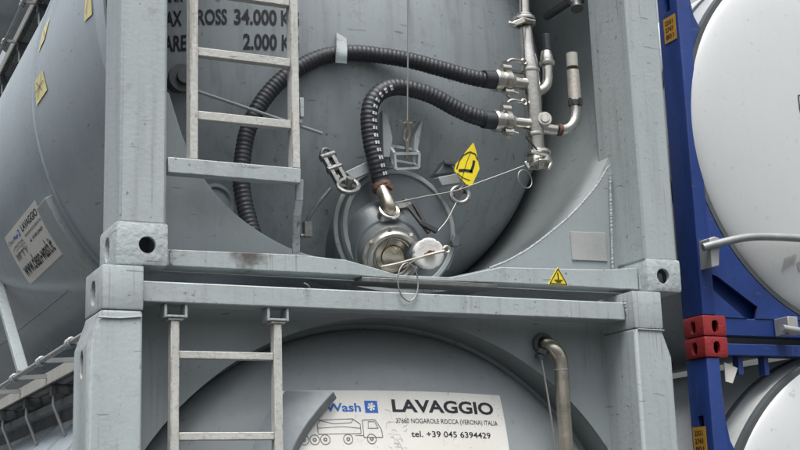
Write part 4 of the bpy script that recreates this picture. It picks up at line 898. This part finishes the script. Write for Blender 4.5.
# ================================================================ BLUE STACK
BX, BY = 3.43, 1.10
def blue_container(zb, ztop, label, tzc, tr, up):
    T = thing('tank_container', label, 'tank container', (BX + 1.219, BY + 3.0, zb), 'blue framed tank containers stacked on each other')
    xc = BX + 1.19
    H0 = 0.115
    for xa, s in ((BX, -1), (BX + 2.278, 1)):
        for ya in (BY, BY + 5.9):
            casting(T, xa, xa + 0.16, ya, ya + 0.178, zb, zb + H0, s, M['red'], front_slot=(0.022, 0.033), slot=(0.022, 0.034))
            casting(T, xa, xa + 0.16, ya, ya + 0.178, ztop - H0, ztop, s, M['red'], front_slot=(0.022, 0.033), slot=(0.022, 0.034))
    o = corner_post(T, BX + 0.012, BX + 0.100, BY + 0.010, BY + 0.19, zb + H0 + 0.001, ztop - H0 - 0.001, M['blue'], 0.006)
    c = NB(); 
    for z in (ztop - 0.48, zb + 1.95):
        box(c, BX - 0.05, BX + 0.05, BY + 0.075, BY + 0.125, z - 0.06, z + 0.06)
    cut(o, c)
    corner_post(T, BX + 2.278, BX + 2.43, BY + 0.010, BY + 0.19, zb + H0 + 0.001, ztop - H0 - 0.001, M['blue'], 0.006)
    for xa in (BX + 0.012, BX + 2.278): corner_post(T, xa, xa + 0.15, BY + 5.88, BY + 6.06, zb + H0 + 0.001, ztop - H0 - 0.001, M['blue'], 0.006)
    # gusset plates between the posts and the round tank end
    for s in (-1, 1):
        b = NB(); X = lambda x: x if s < 0 else 2 * xc - x
        Rg = tr + 0.004
        arc = []
        a_top = 180 - math.degrees(math.asin(0.50)); a_bot = 262
        for k in range(41):
            t = R(a_top + (a_bot - a_top) * k / 40); arc.append((xc + Rg * math.cos(t), tzc + Rg * math.sin(t)))
        x0 = BX + 0.098
        tz = arc[0][1]
        rowsL = [(x0, tz + 0.33, x0 + 0.002), (x0, tz + 0.16, x0 + 0.012), (x0, tz + 0.06, x0 + 0.030), (x0, tz + 0.014, x0 + 0.055), (x0, tz + 0.001, arc[0][0] - 0.012)]
        rowsL = [(a_, b_, max(c_, x0 + 0.004)) for a_, b_, c_ in rowsL] + [(x0, z, max(x, x0 + 0.004)) for x, z in arc if z > zb + 0.112] + [(x0, zb + 0.107, [x for x, z in arc if z > zb + 0.112][-1] + 0.02)]
        ga = [[b.verts.new((X(xx), y, z)) for xx, y in ((xl, BY + 0.014), (xr, BY + 0.014), (xr, BY + 0.030), (xl, BY + 0.030))] for xl, z, xr in rowsL]
        for p_, q_ in zip(ga, ga[1:]):
            for i in range(4): b.faces.new((p_[i], p_[(i + 1) % 4], q_[(i + 1) % 4], q_[i]))
        b.faces.new(ga[0]); b.faces.new(ga[-1][::-1])
        o = finish('gusset_plate', b, M['blue'], T, 0)
        b = NB(); ga = [[b.verts.new((X(xx), y, z)) for xx, y in ((xl, BY + 0.085), (xr, BY + 0.085), (xr, BY + 0.095), (xl, BY + 0.095))] for xl, z, xr in rowsL[6:]]
        for p_, q_ in zip(ga, ga[1:]):
            for i in range(4): b.faces.new((p_[i], p_[(i + 1) % 4], q_[(i + 1) % 4], q_[i]))
        b.faces.new(ga[0]); b.faces.new(ga[-1][::-1]); finish('backing_plate', b, M['blue'], T, 0)
        if s < 0 and up:
            c = NB(); prism(c, [(3.4884, 0.3436), (3.5616, 0.3249), (3.8289, 0.1627), (3.8069, 0.0947), (3.7303, 0.0978), (3.5259, 0.2454)], BY - 0.1, BY + 0.2); cut(o, c)
    b = NB(); prism(b, [(BX + 0.162, zb + 0.008), (BX + 2.276, zb + 0.008), (BX + 2.276, zb + 0.105), (BX + 0.162, zb + 0.105)], BY + 0.020, BY + 0.11); finish('bottom_sill', b, M['blue'], T, 30, 0.004)
    b = NB(); box(b, BX + 0.162, BX + 2.276, BY + 0.02, BY + 0.11, ztop - 0.10, ztop - 0.035); finish('top_beam', b, M['blue'], T, 30, 0.004)
    for x in (0.26, 0.44, 0.9, 1.6):
        b = NB(); box(b, BX + x, BX + x + 0.03, BY + 0.05, BY + 0.10, ztop - 0.20, ztop - 0.101)
        finish('beam_hanger', b, M['blue'], T, 30)
    # tank: cladding, dark seams, white dished end
    b = NB(); lathe(b, (xc, 0, tzc), (0, 1, 0), [(tr - 0.10, BY + 0.06), (tr - 0.002, BY + 0.06), (tr - 0.002, BY + 5.9), (0, BY + 6.0)], 120); finish('tank_shell', b, M['shellwhite'], T, 40)
    b = NB(); lathe(b, (xc, 0, tzc), (0, 1, 0), [(tr - 0.03, BY + 0.012), (tr - 0.001, BY + 0.012), (tr + 0.001, BY + 0.03), (tr + 0.001, BY + 0.059), (tr - 0.03, BY + 0.059)], 120); finish('rim_trim', b, M['trim'], T, 40)
    b = NB(); lathe(b, (xc, 0, tzc), (0, 1, 0), [(tr - 0.01, BY + 0.24), (tr + 0.008, BY + 0.242), (tr + 0.008, BY + 0.275), (tr - 0.01, BY + 0.277)], 120); finish('band', b, M['trim'], T, 40)
    b = NB(); prof = []
    for k in range(25):
        t = math.pi / 2 * k / 24; prof.append(((tr - 0.016) * math.sin(t) ** 0.9, BY - 0.10 + 0.145 * (1 - math.cos(t) ** 0.8)))
    lathe(b, (xc, 0, tzc), (0, 1, 0), prof, 112); e = finish('tank_end', b, M['white'], T, 60)
    # ochre sticker on the side of the post
    zs = ztop - 0.64 if not up else None
    if up: zz = ((3.4400, 1.1882, 1.7710)[1], (3.4400, 1.1882, 1.7710)[2])
    else: zz = ((3.4400, 1.2200, -0.5638)[1], (3.4400, 1.2200, -0.5638)[2])
    b = NB(); yy, z0 = zz; box(b, BX + 0.0085, BX + 0.0110, yy - 0.055, yy + 0.055, z0 - 0.075, z0 + 0.075); stk = finish('sticker', b, M['orange'], T, 0)
    b = NB(); 
    fn = lambda x, y, o=0: (BX + 0.0070, yy + 0.05 - x, z0 - 0.07 + y)
    for j in range(3):
        text(b, ('22G1', '2743', '801')[j], fn, 0.012, 0.10 - 0.042 * j, 0.07, 0.026, 0.02)
    finish('sticker_print', b, M['ink'], stk, 0)
    return T, e, xc
BU, BUE, bxc = blue_container(-0.010, 2.60, 'upper blue framed white tank container, curved grey bar across its white end', 1.190, 1.175, True)
BL, BLE, _ = blue_container(-2.63, -0.010, 'lower blue framed white tank container at bottom right, topped by red castings', -1.225, 1.180, False)
# bar across the end on a bracket
b = NB(); tube(b, [(3.4078, 1.0200, 0.4562), (3.4815, 1.0000, 0.4758), (3.5975, 0.9800, 0.5035), (3.7085, 0.9700, 0.5221), (3.8708, 0.9700, 0.5320), (4.1226, 0.9700, 0.5358), (4.8053, 0.9700, 0.5409), (5.6303, 0.9700, 0.5451)], 0.0215, 16); BAR = finish('guard_bar', b, M['rail'], BU)
b = NB(); prism(b, [(3.4547, 0.5089), (3.4901, 0.5222), (3.5233, 0.5130), (3.5039, 0.3612), (3.4516, 0.3475)], BY - 0.085, BY + 0.013); finish('bracket', b, M['plate'], BAR, 30, 0.004)
b = NB(); tube(b, [(3.8851, 1.0000, 0.0302), (4.0108, 1.0000, 0.0173), (4.2987, 1.0000, 0.0031)], 0.020, 14); lb = finish('guard_bar', b, M['rail'], BU); b = NB(); q = (3.9681, 1.1000, 0.0466); box(b, q[0] - 0.035, q[0] + 0.035, BY - 0.10, BY + 0.013, q[2] - 0.05, q[2] + 0.05); finish('bracket', b, M['plate'], lb, 30, 0.004)
# paper tag tucked beside the lower blue post
b = NB(); prism(b, [(3.6000, -0.1436), (3.6896, -0.1751), (3.6460, -0.2579), (3.5991, -0.2476)], BY + 0.060, BY + 0.066); finish('paper_label', b, M['sign'], BL, 0)
# marks on the upper white end
def wy(x, z):
    rr = min(0.999, math.hypot(x - bxc, z - 1.19) / 1.159)
    t = math.asin(rr ** (1 / 0.9)); return BY - 0.10 + 0.145 * (1 - math.cos(t) ** 0.8)
fW = lambda x, z, o=0: (x, wy(x, z) - 0.004, z)
b = NB(); q0 = (4.1792, 1.0200, 1.3977); q1 = (4.1933, 1.0200, 1.3022)
strip(b, [(q0[0], q0[2]), (q0[0], q1[2]), (q0[0] + 0.3, q1[2] - 0.03), (q0[0] + 0.3, q0[2]), (q0[0], q0[2])], fW, 0.008); finish('data_frame', b, M['ink'], BUE, 0)
b = NB(); q0 = (3.9849, 1.0200, 0.4066)
for k in range(5): strip(b, [(q0[0] + 0.017 * k, q0[2] - 0.045 + 0.01 * k), (q0[0] + 0.02 + 0.017 * k, q0[2] + 0.03 + 0.006 * k)], fW, 0.009)
strip(b, [(q0[0] + 0.10, q0[2] - 0.02), (q0[0] + 0.2, q0[2] + 0.02)], fW, 0.05)
finish('worn_print', b, M['plate'], BUE, 0)

# ================================================================ YELLOW TAG HANGING FROM THE HATCH
qc = Vector((1.5666, 0.2700, 0.5660))
TG = bpy.data.objects.new('warning_tag', None)
bpy.data.objects.remove(TG)
TG = thing('warning_tag', 'bright yellow diamond tag with black mark, hanging beside the outlet hatch', 'tag', qc)
pp = [(1.5981, 0.2600, 0.6668), (1.6087, 0.2600, 0.6341), (1.6216, 0.2600, 0.5502), (1.5783, 0.2600, 0.4690), (1.5520, 0.2600, 0.4780), (1.4989, 0.2600, 0.5311), (1.5077, 0.2600, 0.5628)]
b = NB(); nrm = (Vector(pp[2]) - Vector(pp[5])).cross(Vector(pp[0]) - Vector(pp[3])).normalized(); nrm = nrm if nrm.y < 0 else -nrm
a = [b.verts.new(Vector(p)) for p in pp]; c = [b.verts.new(Vector(p) - nrm * 0.004) for p in pp]
b.faces.new(a); b.faces.new(c[::-1])
for i in range(len(pp)): b.faces.new((a[i], c[i], c[(i + 1) % len(pp)], a[(i + 1) % len(pp)]))
finish('tag_sheet', b, M['yellow'], TG, 0)
fG = lambda x, y, o=0: (x, pp[0][1] - 0.0015, y)
b = NB(); strip(b, [(1.5184, 0.5349), (1.5502, 0.5389), (1.5866, 0.5362)], fG, 0.012); strip(b, [(1.5965, 0.5860), (1.5903, 0.5610), (1.5765, 0.5309)], fG, 0.012)
strip(b, [(1.5091, 0.5407), (1.5229, 0.5774), (1.5462, 0.6061), (1.5762, 0.6222), (1.6029, 0.6157), (1.6138, 0.5898)], fG, 0.005); strip(b, [(1.5106, 0.5232), (1.5387, 0.5034), (1.5723, 0.4951)], fG, 0.004)
strip(b, [(1.5283, 0.4893), (1.5620, 0.5808), (1.5838, 0.6274)], fG, 0.0025)
finish('tag_print', b, M['black'], TG, 0)
b = NB(); tube(b, [(1.5276, 0.2800, 0.4544), (1.5452, 0.2750, 0.4722), (1.5619, 0.2680, 0.4940)], 0.003, 6); finish('tag_tie', b, M['wire'], TG)
